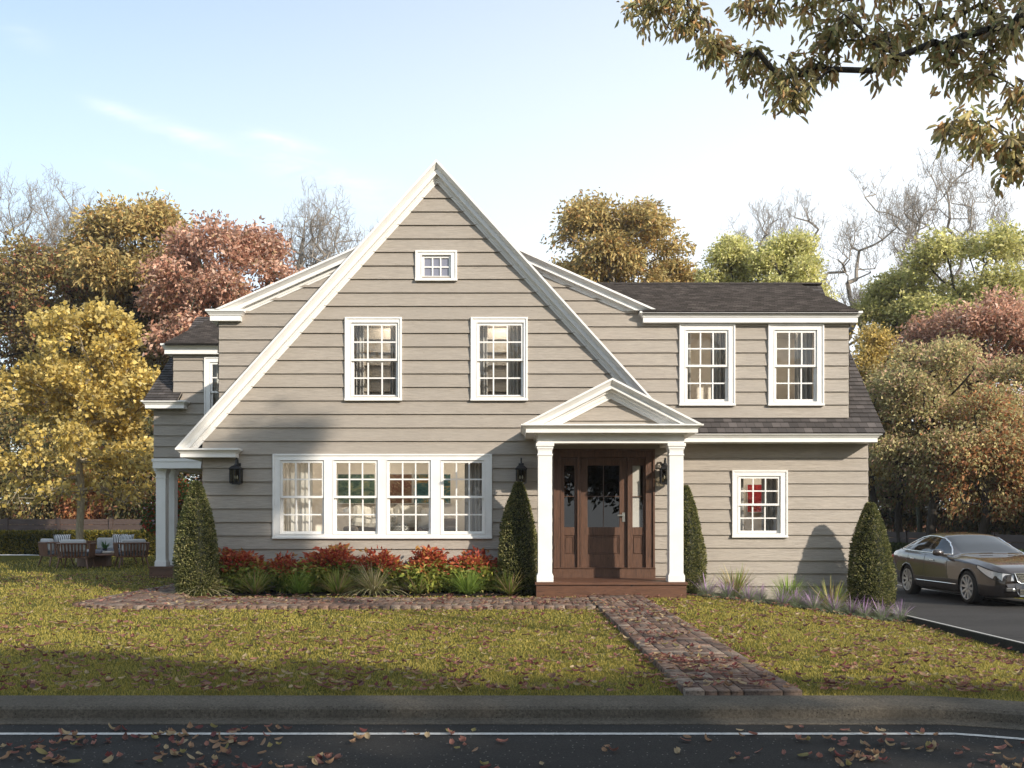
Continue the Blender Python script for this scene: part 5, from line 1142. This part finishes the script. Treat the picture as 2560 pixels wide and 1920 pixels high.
def hedge(x0,x1,y0,y1,zb,zt_,cols,seed,label,n):
    rng=np.random.default_rng(seed); A=[]; D=[]
    sx,sy,sz=x1-x0,y1-y0,zt_-zb; areas=np.array([sx*sz,sx*sy,sy*sz,sy*sz]); pick=rng.choice(4,n,p=areas/areas.sum()); u=rng.uniform(0,1,n); v=rng.uniform(0,1,n); j=rng.uniform(-.06,.04,n)
    X=np.select([pick==0,pick==1,pick==2,pick==3],[x0+u*sx,x0+u*sx,x0-j,x1+j]); Yy=np.select([pick==0,pick==1,pick>=2],[y0-j,y0+v*sy,y0+u*sy]); Z=np.select([pick==1,pick!=1],[zt_+j,zb+v*sz])
    Dn=np.select([(pick==0)[:,None],(pick==1)[:,None],(pick==2)[:,None],(pick==3)[:,None]],[np.array([[0,-1,.6]]),np.array([[0,0,1.]]),np.array([[-1,0,.6]]),np.array([[1,0,.6]])])
    V,Q,c=leaves_np(np.stack([X,Yy,Z],1),Dn*1.2,.10,rng,cols,w=.4,droop=-.2)
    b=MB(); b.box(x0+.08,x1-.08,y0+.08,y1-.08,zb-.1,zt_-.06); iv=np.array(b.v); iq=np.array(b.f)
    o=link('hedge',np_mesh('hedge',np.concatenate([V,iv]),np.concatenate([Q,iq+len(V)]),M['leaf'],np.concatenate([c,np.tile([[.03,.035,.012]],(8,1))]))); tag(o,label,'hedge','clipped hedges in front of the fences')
hedge(-29,-6,38.0,38.7,0,.82,[(.20,.17,.03,3),(.30,.24,.04,2),(.10,.11,.03,3)],3,'low yellow-green clipped hedge in front of the left fence',42000)
hedge(13.2,13.85,20,45,-.45,.41,[(.09,.12,.03,3),(.14,.16,.04,2),(.06,.08,.02,3)],4,'low green clipped hedge along the driveway behind the car',36000)
# ------------------------------------------------------------------ garden furniture
def armchair(name,loc,rz,label,w=.84,stripe=True,cushions=1):
    e=empty(name,loc,0,label,'garden chair' if w<1.3 else 'garden sofa','teak garden seats round the low table'); e.rotation_euler=(0,0,rz); ORG[e.name]=Vector((0,0,0)); d=.75; T=M['teak']
    for sx in (-1,1):
        for sy in (-1,1):
            b=MB(); b.tube([(sx*(w/2-.10),sy*(d/2-.12),.30),(sx*(w/2-.03),sy*(d/2-.03),0)],[.026,.016],8); b.build('leg',T,e)
    b=MB(); b.box(-w/2+.05,w/2-.05,-d/2+.05,d/2-.05,.28,.32); b.build('seat_frame',T,e)
    # slatted back wraps three sides (open towards +y)
    b=MB(); pts=[(-w/2,d/2-.1),(-w/2,-d/2+.18),(-w/2+.16,-d/2),(w/2-.16,-d/2),(w/2,-d/2+.18),(w/2,d/2-.1)]; k=.9
    P=[]
    for (xa,ya),(xb,yb_) in zip(pts[:-1],pts[1:]):
        L=math.hypot(xb-xa,yb_-ya); n=max(1,int(L/.085))
        for i in range(n): P.append((xa+(xb-xa)*i/n,ya+(yb_-ya)*i/n))
    P.append(pts[-1])
    for x,y in P: b.tube([(x*.90,y*.90,.30),(x,y,.66)],.024,4)
    b.build('slats',T,e); b=MB(); b.tube([(x,y,.67) for x,y in P],.024,6); b.build('top_rail',T,e)
    b=MB(); b.box(-w/2+.08,w/2-.08,-d/2+.1,d/2-.03,.33,.44); b.build('seat_cushion',M['cushion_grey'],e,bevel=.03)
    m=max(1,round((w-.16)/.62))
    for i in range(m):
        a=-w/2+.09+i*(w-.18)/m; b=MB(); b.box(a+.01,a+(w-.18)/m-.01,-d/2+.05,-d/2+.2,.44,.78); b.build('back_cushion',M['cushion_white'],e,bevel=.05)
    return e
FY=27.6
armchair('garden_chair',(SX(140,28.4),28.4,0),-.75,'slatted teak garden chair at the left end of the seating group')
armchair('garden_chair',(SX(190,27.0),27.0,0),.12,'slatted teak garden chair turned with its back to the street',.86)
armchair('garden_chair',(SX(329,27.6),27.6,0),.55,'slatted teak garden chair nearest the side porch',.84)
armchair('garden_sofa',(SX(275,29.6),29.6,0),2.9,'white cushioned garden sofa facing the street behind the low table',1.4)
for x,y,rz,l in ((SX(150,28.2),28.35,.3,'navy striped cushion on the left garden chair'),(SX(316,28.1),28.1,-.3,'navy striped cushion on the chair nearest the side porch'),(SX(302,29.3),29.3,.7,'navy striped cushion leaning at the right end of the garden sofa')):
    pillow((x,y,.68),.46,.44,.14,-.15,0,rz,M['stripe'],l,'striped garden cushions')
e=empty('coffee_table',(SX(236,28.2),28.2,0),0,'low round dark wood table in the middle of the garden seats','table'); x=SX(236,28.2)
b=MB(); b.lathe([(0,.30),(.78,.30),(.80,.33),(.78,.36),(0,.36)],(x,28.2,0),32); b.build('tabletop',M['teak'],e); b=MB(); b.lathe([(.45,0),(.45,.30)],(x,28.2,0),28); b.build('base',M['teak'],e)
for i,(dx,c,l) in enumerate(((-.12,'cushion_white','white folded blanket on the left of the low garden table'),(.16,'cushion_grey','grey tray on the middle of the low garden table'),(.42,'pillow','cream bowl-like folded cloth on the right of the low garden table'))):
    b=MB(); b.box(x+dx-.12,x+dx+.12,28.0,28.3,.363,.47-.02*i); tag(b.build('folded_blanket',M[c],bevel=.02),l,'blanket')
rng=np.random.default_rng(3); V,Q,c=blades(rng,60,.26,0,.1,1.3,[(.05,.14,.03,1)],width=.02,arch=.8); e=empty('potted_plant',(SX(262,28.3),28.3,.36),0,'small potted palm standing on the low garden table','plant')
link('leaves',np_mesh('leaves',V,Q,M['grass'],c),e,(0,0,.14)); b=MB(); b.lathe([(0,0),(.05,0),(.065,.14),(0,.14)],(0,0,0),12); ORG[e.name]=Vector((0,0,0)); b.build('pot',M['black'],e)
# ------------------------------------------------------------------ the parked car
import bmesh
def build_car(loc,rz):
    e=empty('parked_car',loc,rz,'dark brown four-door coupe parked on the driveway, cut off by the right edge','car'); ORG[e.name]=Vector((0,0,0))
    paint=NT('brown_car_paint'); paint.bsdf((.048,.038,.035),.22,None,.35,.5,1.0,.02); PAINT=paint.m
    CG=NT('car_glass'); CG.bsdf((.010,.012,.014),.03,None,0,1.0); CGM=CG.m
    CH=simple('chrome_trim',(.82,.82,.82),.12,1,var=.02); RUB=simple('tyre_rubber',(.014,.014,.014),.8,var=.2); BLK=simple('black_plastic',(.012,.012,.012),.5); RIM=simple('alloy_rim',(.55,.55,.55),.35,.35,var=.03)
    HL=simple('headlight_lens',(.68,.70,.74),.08,.2,1,.15,30)
    I=np.interp
    ys=[-2.30,-2.22,-2.05,-1.75,-1.30,-.85,-.60,-.20,.25,.75,1.15,1.60,1.95,2.25,2.42,2.50]
    top=[.66,.74,.80,.865,.925,.965,.99,1.20,1.385,1.425,1.405,1.30,1.16,1.055,1.02,.94]       # centre line
    belt=[.60,.66,.72,.78,.84,.89,.905,.925,.945,.96,.975,.99,.985,.965,.94,.86]
    hw=[.62,.74,.83,.885,.915,.92,.92,.92,.925,.93,.93,.925,.90,.85,.79,.70]                   # half width
    zb=[.30,.20,.17,.16,.17,.18,.18,.18,.18,.18,.18,.19,.20,.24,.30,.38]
    rw=[.50,.60,.66,.70,.72,.70,.66,.60,.575,.57,.565,.56,.57,.60,.60,.55]                     # roof / hood shoulder half width
    rzv=[.645,.725,.785,.845,.905,.945,.97,1.15,1.325,1.365,1.345,1.245,1.12,1.03,.99,.91]
    def sm(a):
        yq=np.linspace(-2.30,2.50,241); v=I(yq,ys,a); k=np.ones(9)/9; vp=np.pad(v,4,mode='edge'); w=np.convolve(vp,k,'valid'); w[:3]=v[:3]; w[-3:]=v[-3:]; return yq,w
    yq,T=sm(top);B=sm(belt)[1];W=sm(hw)[1];ZB=sm(zb)[1];RW=sm(rw)[1];RZ=sm(rzv)[1]
    rings=[]
    for i,y in enumerate(yq):
        w,b,z0=W[i],B[i],ZB[i]
        pts=[(0,z0+.01),(w*.75,z0),(w*.955,z0+.03),(w*.985,z0+.14),(w,(z0+b)/2-.02),(w*1.0,b-.16),(w*.985,b-.06),(w*.945,b+.0)]
        g=(RW[i],RZ[i]); 
        n=7
        for k in range(1,n): 
            u=k/n; pts.append((w*.945+(g[0]-w*.945)*u+.03*math.sin(math.pi*u)*(1 if T[i]-b>.12 else 0),b+(g[1]-b)*u))
        pts.append(g); pts.append((g[0]*.85,RZ[i]+(T[i]-RZ[i])*.55)); pts.append((g[0]*.5,RZ[i]+(T[i]-RZ[i])*.9)); pts.append((0,T[i]))
        p=np.array(pts); s=np.concatenate([[0],np.cumsum(np.linalg.norm(np.diff(p,axis=0),axis=1))]); idx=np.arange(len(p)); 
        uq=np.linspace(0,len(p)-1,69); rings.append(np.stack([I(uq,idx,p[:,0]),I(uq,idx,p[:,1])],1))
    R=np.array(rings); nS,nR=R.shape[0],R.shape[1]
    k=np.array([.25,.5,.25]); R2=R.copy()
    for _ in range(2): R2[:,1:-1]=R2[:,:-2]*.25+R2[:,1:-1]*.5+R2[:,2:]*.25
    R=R2; bi=int(68/17*7)
    yc=-1.355; yr=1.355; rad=.372
    arch=lambda y,z:(math.hypot(y-yc,z-.335)<rad) or (math.hypot(y-yr,z-.335)<rad)
    # side-glass outline in (y,z)
    def inside(poly,y,z):
        c=False; j=len(poly)-1
        for i in range(len(poly)):
            if (poly[i][1]>z)!=(poly[j][1]>z) and y<(poly[j][0]-poly[i][0])*(z-poly[i][1])/(poly[j][1]-poly[i][1])+poly[i][0]: c=not c
            j=i
        return c
    side=[(-.50,.965),(-.30,1.07),(-.05,1.20),(.20,1.295),(.50,1.335),(.85,1.338),(1.15,1.305),(1.45,1.215),(1.72,1.085),(1.80,1.025),(1.2,1.005),(.4,.985)]
    V=[];F_=[];FG=[];FW=[]
    for s in (-1,1):
        off=len(V)
        for i in range(nS):
            for j in range(nR): V.append((s*R[i,j,0],yq[i],R[i,j,1]))
        for i in range(nS-1):
            for j in range(nR-1):
                q=(off+i*nR+j,off+(i+1)*nR+j,off+(i+1)*nR+j+1,off+i*nR+j+1); q=q if s>0 else q[::-1]; y=(yq[i]+yq[i+1])/2; x=(R[i,j,0]+R[i,j+1,0])/2; z=(R[i,j,1]+R[i,j+1,1]+R[i+1,j,1])/3
                if arch(y,z) and j<bi and x>.0: 
                    continue
                if j>=bi and j<bi+34 and inside(side,y,z):
                    if .44<y<.53 or 1.30<y<1.335: FG.append(('p',q)) ; F_.append(q); continue
                    FW.append(q); continue
                xc=.60 if z<1.0 else .57
                if j>=bi+24 and -.76<y<.20 and x<.66-.11*(y+.76)/.96 and (j>bi+28 or True) and z>.985: FG.append(('w',q)); continue
                if j>=bi+24 and 1.28<y<1.95 and x<.52 : FG.append(('w',q)); continue
                F_.append(q)
    def part(nm,faces,mat,push=0):
        me=bpy.data.meshes.new(nm); used=sorted({v for f in faces for v in f}); mp={v:i for i,v in enumerate(used)}
        me.from_pydata([V[v] for v in used],[],[[mp[v] for v in f] for f in faces]); me.materials.append(mat); me.update(); bm=bmesh.new(); bm.from_mesh(me); bmesh.ops.remove_doubles(bm,verts=bm.verts,dist=.0004); bm.to_mesh(me); bm.free(); me.polygons.foreach_set('use_smooth',[True]*len(me.polygons)); me.update()
        o=link(nm,me,e); return o
    cap0=[]; 
    for s_,i in ((0,0),(0,nS-1)):
        a=[i*nR+j for j in range(nR)]; b=[nS*nR+i*nR+j for j in range(nR)][::-1]; F_.append(tuple(a+b[1:-1]))
    part('body',F_,PAINT)
    yof=lambda q:V[q[0]][1]; xof=lambda q:sum(V[i][0] for i in q)
    for s in (-1,1):
        for a_,b_ in ((-1,.48),(.48,1.31),(1.31,3)): part('side_window',[q for q in FW if a_<yof(q)<=b_ and xof(q)*s>0],CGM)
    part('windscreen',[q for t_,q in FG if t_=='w' and yof(q)<.6],CGM); part('rear_window',[q for t_,q in FG if t_=='w' and yof(q)>.6],CGM)
    def sx(y,z,s,o=.004):   # surface x at side view (y,z)
        i=int(round((y+2.30)/4.80*240)); i=max(0,min(nS-1,i)); zs=R[i,:,1]; xs=R[i,:,0]; j=np.argmin(np.abs(zs[6:62]-z)+0*xs[6:62])+6; 
        return s*(xs[j]+o)
    wl=MB(); wl.box(-.74,.74,-1.9,1.9,.16,.7); 
    wl.build('wheel_well',BLK,e)
    for s in (-1,1):
        c=MB(); pl=side+[side[0]]; P=[]
        for (a,b) in zip(pl[:-1],pl[1:]):
            for k in range(5): P.append((a[0]+(b[0]-a[0])*k/5,a[1]+(b[1]-a[1])*k/5))
        P.append(P[0]); c.tube([(sx(y,z,s,.006),y,z) for y,z in P],.017,5); c.build('window_trim',CH,e,smooth=True)
        c=MB(); c.tube([(sx(y,.37,s,.006),y,.37+.0*y) for y in np.linspace(-.90,.95,12)],.014,5); c.build('side_trim',CH,e,smooth=True)
        c=MB(); c.tube([(sx(y,.80+.02*y,s,-.004),y,.80+.025*y) for y in np.linspace(-1.0,1.9,20)],.007,4); c.build('crease',PAINT,e,smooth=True)
        for y in (.15,1.05): c=MB(); c.tube([(sx(y,.83,s,.012),y-.10,.825),(sx(y,.83,s,.035),y,.835),(sx(y,.83,s,.012),y+.10,.83)],[.012,.016,.012],6); c.build('door_handle',CH,e,smooth=True)
        for y in (-.52,.50,1.30):
            c=MB(); zz=np.linspace(.30,.95 if y!=-.52 else .90,10); c.tube([(sx(y,z,s,-.001),y+(.06*(z-.6) if y<0 else 0),z) for z in zz],.006,4); c.build('door_seam',BLK,e)
        m=MB(); m.lathe([(0,-.11),(.05,-.10),(.075,-.03),(.07,.06),(.045,.11),(0,.115)],(0,0,0),12,'x',M=Matrix.Translation((s*1.03,-.36,1.0))@Matrix.Diagonal((1,.8,.95,1))); m.tube([(s*.87,-.38,.95),(s*.95,-.37,.97)],.02,6)
        m.build('wing_mirror',PAINT,e,smooth=True)
        # arch lips
        for yy in (yc,yr):
            c=MB(); P=[(yy+.378*math.cos(a),.335+.378*math.sin(a)) for a in np.linspace(-.25,math.pi+.25,26)]; c.tube([(sx(y,max(z,.23),s,-.004),y,z) for y,z in P],.014,6); c.build('wheel_arch',PAINT,e,smooth=True)
        # headlight
        h=MB(); n=10
        up=[(-2.21,.50),(-2.20,.66),(-2.12,.72),(-2.0,.745),(-1.86,.755)]; 
        pts=[]
        for u in np.linspace(0,1,n):
            y=-2.255+.56*u; i=int(round((y+2.30)/4.80*240)); w=W[i]; zt0=.665+.135*u; zb0=.50+.245*u**1.3
            pts.append(((s*(w*.995+.006) ,y,zb0+.0),(s*(w*.985+.004),y,zt0)))
        inn=[(s*.47,-2.318,.505),(s*.47,-2.31,.645)]
        h.quad(inn[0],pts[0][0],pts[0][1],inn[1])
        for a,b in zip(pts[:-1],pts[1:]): h.quad(a[0],b[0],b[1],a[1])
        h.build('headlight',HL,e)
        h=MB(); h.tube([inn[0]]+[p[0] for p in pts]+[p[1] for p in pts[::-1]]+[inn[1],inn[0]],.010,4); h.build('headlight_rim',BLK,e)
        # fog light
        g=MB(); g.box(s*.52-.13,s*.52+.13,-2.335,-2.25,.30,.385); g.build('bumper_intake',BLK,e,bevel=.02)
        g=MB(); g.lathe([(.032,-2.342),(.026,-2.345),(0,-2.343)],(s*.50,0,.34),14,'y'); g.build('fog_light',CH,e,smooth=True)
        # tail light
        g=MB(); g.box(s*.70-.10,s*.70+.10,2.36,2.475,.74,.88); g.build('tail_light',simple('red_lens',(.4,.02,.02),.1),e,bevel=.03)
        for yy in (yc,yr):
            x=s*.80; w=MB(); w.lathe([(.245,x-s*.11),(.30,x-s*.115),(.332,x-s*.09),(.336,x),(.332,x+s*.09),(.30,x+s*.115),(.245,x+s*.11),(.245,x-s*.11)],(0,yy,.336),32,'x')
            wh=w.build('wheel',RUB,e,smooth=True)
            r_=MB(); r_.lathe([(.248,x+s*.112),(.235,x+s*.118),(.228,x+s*.10),(.225,x+s*.03),(.0,x+s*.02)],(0,yy,.336),32,'x')
            r_.build('rim_barrel',BLK,wh,smooth=True)
            sp=MB()
            for q in range(10):
                a=2*math.pi*q/10+.1; d=(math.cos(a),math.sin(a)); pr=(-d[1],d[0])
                def pt(r,wd,xo): return (x+s*xo, yy+d[0]*r+pr[0]*wd, .336+d[1]*r+pr[1]*wd)
                sp.quad(pt(.04,-.02,.10),pt(.04,.02,.10),pt(.235,.030,.115),pt(.235,-.016,.115))
                sp.quad(pt(.04,.02,.10),pt(.04,.02,.06),pt(.235,.030,.07),pt(.235,.030,.115)); sp.quad(pt(.04,-.02,.10),pt(.04,-.02,.06),pt(.235,-.016,.07),pt(.235,-.016,.115))
            sp.lathe([(.246,x+s*.112),(.25,x+s*.122),(.236,x+s*.122),(.228,x+s*.10)],(0,yy,.336),32,'x'); sp.lathe([(.05,x+s*.10),(.05,x+s*.118),(.0,x+s*.124)],(0,yy,.336),14,'x')
            sp.build('rim',RIM,wh,smooth=False)
    # front
    g=MB(); g.face([(-.46,-2.318,.66),(.46,-2.318,.66),(.40,-2.335,.50),(.33,-2.34,.47),(-.33,-2.34,.47),(-.40,-2.335,.50)]); g.build('grille',BLK,e)
    g=MB()
    for k_,z in enumerate((.655,.61,.565,.52)): wq=.47-.045*k_; g.box(-wq,wq,-2.345,-2.32,z-.008,z+.010)
    g.tube([(-.48,-2.33,.665),(-.43,-2.345,.51),(-.36,-2.35,.465),(.36,-2.35,.465),(.43,-2.345,.51),(.48,-2.33,.665)],.012,6)
    g.build('grille_bar',CH,e)
    em=MB(); em.lathe([(.078,-2.35),(.078,-2.365),(.064,-2.368),(.064,-2.35)],(0,0,.60),28,'y')
    def bar(x0,z0,x1,z1): em.tube([(x0,-2.362,z0),(x1,-2.362,z1)],.0065,5)
    bar(-.035,.66,-.002,.612); bar(.035,.66,.002,.612); bar(-.055,.635,-.027,.545); bar(-.027,.545,0,.595); bar(0,.595,.027,.545); bar(.027,.545,.055,.635)
    em.build('emblem',CH,e,smooth=True); em=MB(); em.lathe([(.066,-2.352),(0,-2.353)],(0,0,.60),24,'y'); em.build('emblem_disc',BLK,e)
    g=MB(); g.box(-.38,.38,-2.33,-2.26,.235,.36); 
    g.build('lower_grille',BLK,e,bevel=.01); g=MB()
    for z in (.26,.295,.33): g.box(-.37,.37,-2.338,-2.33,z,z+.006)
    g.tube([(-.47,-2.335,.44),(-.43,-2.34,.30),(-.38,-2.345,.225),(.38,-2.345,.225),(.43,-2.34,.30),(.47,-2.335,.44)],.010,6); g.build('bumper_trim',CH,e)
    pl=MB(); pl.box(-.26,.26,-2.365,-2.345,.375,.485); po=pl.build('number_plate',simple('plate_white',(.75,.76,.78),.4,var=.01),e,bevel=.004)
    cu=bpy.data.curves.new('plate_text','FONT'); cu.body='032·MK'; cu.size=.115; cu.align_x='CENTER'; cu.align_y='CENTER'; cu.extrude=.001
    to=bpy.data.objects.new('plate_text',cu); COL.objects.link(to); dg=bpy.context.evaluated_depsgraph_get(); me=bpy.data.meshes.new_from_object(to.evaluated_get(dg)); bpy.data.objects.remove(to)
    me.materials.clear(); me.materials.append(simple('plate_letters',(.03,.04,.12),.5)); o=link('plate_text',me,po); o.location=(0,-2.367,.43); o.rotation_euler=(math.pi/2,0,0)
    for s in (-.33,.28):
        g=MB(); g.tube([(s,-.74,1.0),(s+.30,-.71,1.005)],.008,5); g.build('wiper',BLK,e)
    return e
build_car((10.0,21.42,DZ+.004),.045)
# ------------------------------------------------------------------ air
hz=MB(); hz.box(-405,405,-62,605,-1.6,16.5); hm=NT('haze_air'); pv=hm.n('ShaderNodeVolumePrincipled'); pv.inputs['Color'].default_value=(.93,.95,1,1); pv.inputs['Density'].default_value=.0005; pv.inputs['Anisotropy'].default_value=.3; hm.l(pv.outputs[0],hm.out.inputs['Volume'])
tag(hz.build('haze',hm.m),'pale autumn haze softening the trees behind the house','haze',kind='stuff')
# ------------------------------------------------------------------ camera, sun and sky
cam=bpy.data.cameras.new('camera'); co=bpy.data.objects.new('camera',cam); COL.objects.link(co)
co.location=(0,0,EYE); co.rotation_euler=(math.pi/2,0,0); cam.lens=35; cam.sensor_width=36; cam.shift_y=345/2560; cam.clip_end=2000; cam.clip_start=.05
SC.camera=co
sd=Vector((1,-1,.63)).normalized()
sl=bpy.data.lights.new('sun','SUN'); sl.energy=4.6; sl.angle=math.radians(.9); sl.color=(1,.90,.77)
so=bpy.data.objects.new('sun',sl); COL.objects.link(so); so.rotation_euler=(-sd).to_track_quat('-Z','Y').to_euler()
w=bpy.data.worlds.new('World'); SC.world=w; w.use_nodes=True; nt=w.node_tree; nt.nodes.clear()
N=nt.nodes.new; L=nt.links.new
out=N('ShaderNodeOutputWorld'); bg=N('ShaderNodeBackground'); sky=N('ShaderNodeTexSky'); sky.sky_type='NISHITA'; sky.sun_disc=False
sky.sun_elevation=math.asin(sd.z); sky.sun_rotation=math.atan2(sd.x,sd.y); sky.air_density=1.0; sky.dust_density=.8; sky.ozone_density=1.2
bg.inputs[1].default_value=.15
# thin haze veil and a few wisps, by direction
tc=N('ShaderNodeTexCoord'); mp=N('ShaderNodeMapping'); mp.inputs['Scale'].default_value=(2.2,2.2,9); mp.inputs['Rotation'].default_value=(0,.30,0); L(tc.outputs['Generated'],mp.inputs[0])
nz=N('ShaderNodeTexNoise'); nz.inputs['Scale'].default_value=5.5; nz.inputs['Detail'].default_value=8; nz.inputs['Roughness'].default_value=.62; nz.inputs['Distortion'].default_value=.5; L(mp.outputs[0],nz.inputs['Vector'])
cr=N('ShaderNodeValToRGB'); cr.color_ramp.elements[0].position=.38; cr.color_ramp.elements[0].color=(0,0,0,1); cr.color_ramp.elements[1].position=.70; cr.color_ramp.elements[1].color=(1,1,1,1); L(nz.outputs['Fac'],cr.inputs[0])
sp=N('ShaderNodeSeparateXYZ'); L(tc.outputs['Generated'],sp.inputs[0])
def mth(op,a,b=0.0):
    m=N('ShaderNodeMath'); m.operation=op
    for i,v in enumerate((a,b)):
        if isinstance(v,bpy.types.NodeSocket): L(v,m.inputs[i])
        else: m.inputs[i].default_value=v
    return m.outputs[0]
# wisps of cloud in five directions low on the left
u_=mth('DIVIDE',sp.outputs[0],mth('MAXIMUM',sp.outputs[1],.05)); v_=mth('DIVIDE',sp.outputs[2],mth('MAXIMUM',sp.outputs[1],.05)); tot=None
for px,py,ra,rb,kk in ((285,275,65,16,.8),(465,338,95,22,1),(705,352,80,17,.9),(800,440,190,38,.8),(480,408,70,14,.5),(60,90,60,30,.3),(330,430,80,14,.3)):
    du=mth('SUBTRACT',u_,(px-1280)/F); dv=mth('ADD',mth('SUBTRACT',v_,(1305-py)/F),mth('MULTIPLY',du,.30))
    q2=mth('ADD',mth('POWER',mth('ABSOLUTE',mth('DIVIDE',du,ra/F)),2.0),mth('POWER',mth('ABSOLUTE',mth('DIVIDE',dv,rb/F)),2.0)); g=mth('MULTIPLY',mth('EXPONENT',mth('MULTIPLY',q2,-1.0),0),kk)
    tot=g if tot is None else mth('ADD',tot,g)
front_=mth('GREATER_THAN',sp.outputs[1],.1)
cl=mth('MULTIPLY',mth('MULTIPLY',mth('MINIMUM',tot,1.0),cr.outputs[0]),mth('MULTIPLY',front_,.5))
vr=N('ShaderNodeMapRange'); vr.inputs[1].default_value=-.55; vr.inputs[2].default_value=.45; vr.inputs[3].default_value=.05; vr.inputs[4].default_value=.62; L(sp.outputs[0],vr.inputs[0])
vz=N('ShaderNodeMapRange'); vz.inputs[1].default_value=.55; vz.inputs[2].default_value=.02; vz.inputs[3].default_value=0; vz.inputs[4].default_value=.70; L(sp.outputs[2],vz.inputs[0])
veil=mth('MINIMUM',mth('ADD',vr.outputs[0],vz.outputs[0]),.94)
mx=N('ShaderNodeMix'); mx.data_type='RGBA'; L(veil,mx.inputs[0]); hs_=N('ShaderNodeMix'); hs_.data_type='RGBA'; hs_.blend_type='MULTIPLY'; hs_.inputs[0].default_value=1; L(sky.outputs[0],hs_.inputs[6]); hs_.inputs[7].default_value=(1.05,1.22,1.20,1)
L(hs_.outputs[2],mx.inputs[6]); mx.inputs[7].default_value=(6.6,6.9,7.2,1)
mx2=N('ShaderNodeMix'); mx2.data_type='RGBA'; L(cl,mx2.inputs[0]); L(mx.outputs[2],mx2.inputs[6]); mx2.inputs[7].default_value=(8.2,7.9,7.7,1)
L(mx2.outputs[2],bg.inputs[0]); L(bg.outputs[0],out.inputs[0])
SC.view_settings.view_transform='Standard'; SC.view_settings.look='None'; SC.view_settings.exposure=.33; SC.view_settings.gamma=1
SC.cycles.max_bounces=8; SC.cycles.transparent_max_bounces=16; SC.cycles.caustics_reflective=False; SC.cycles.caustics_refractive=False; SC.cycles.sample_clamp_indirect=6
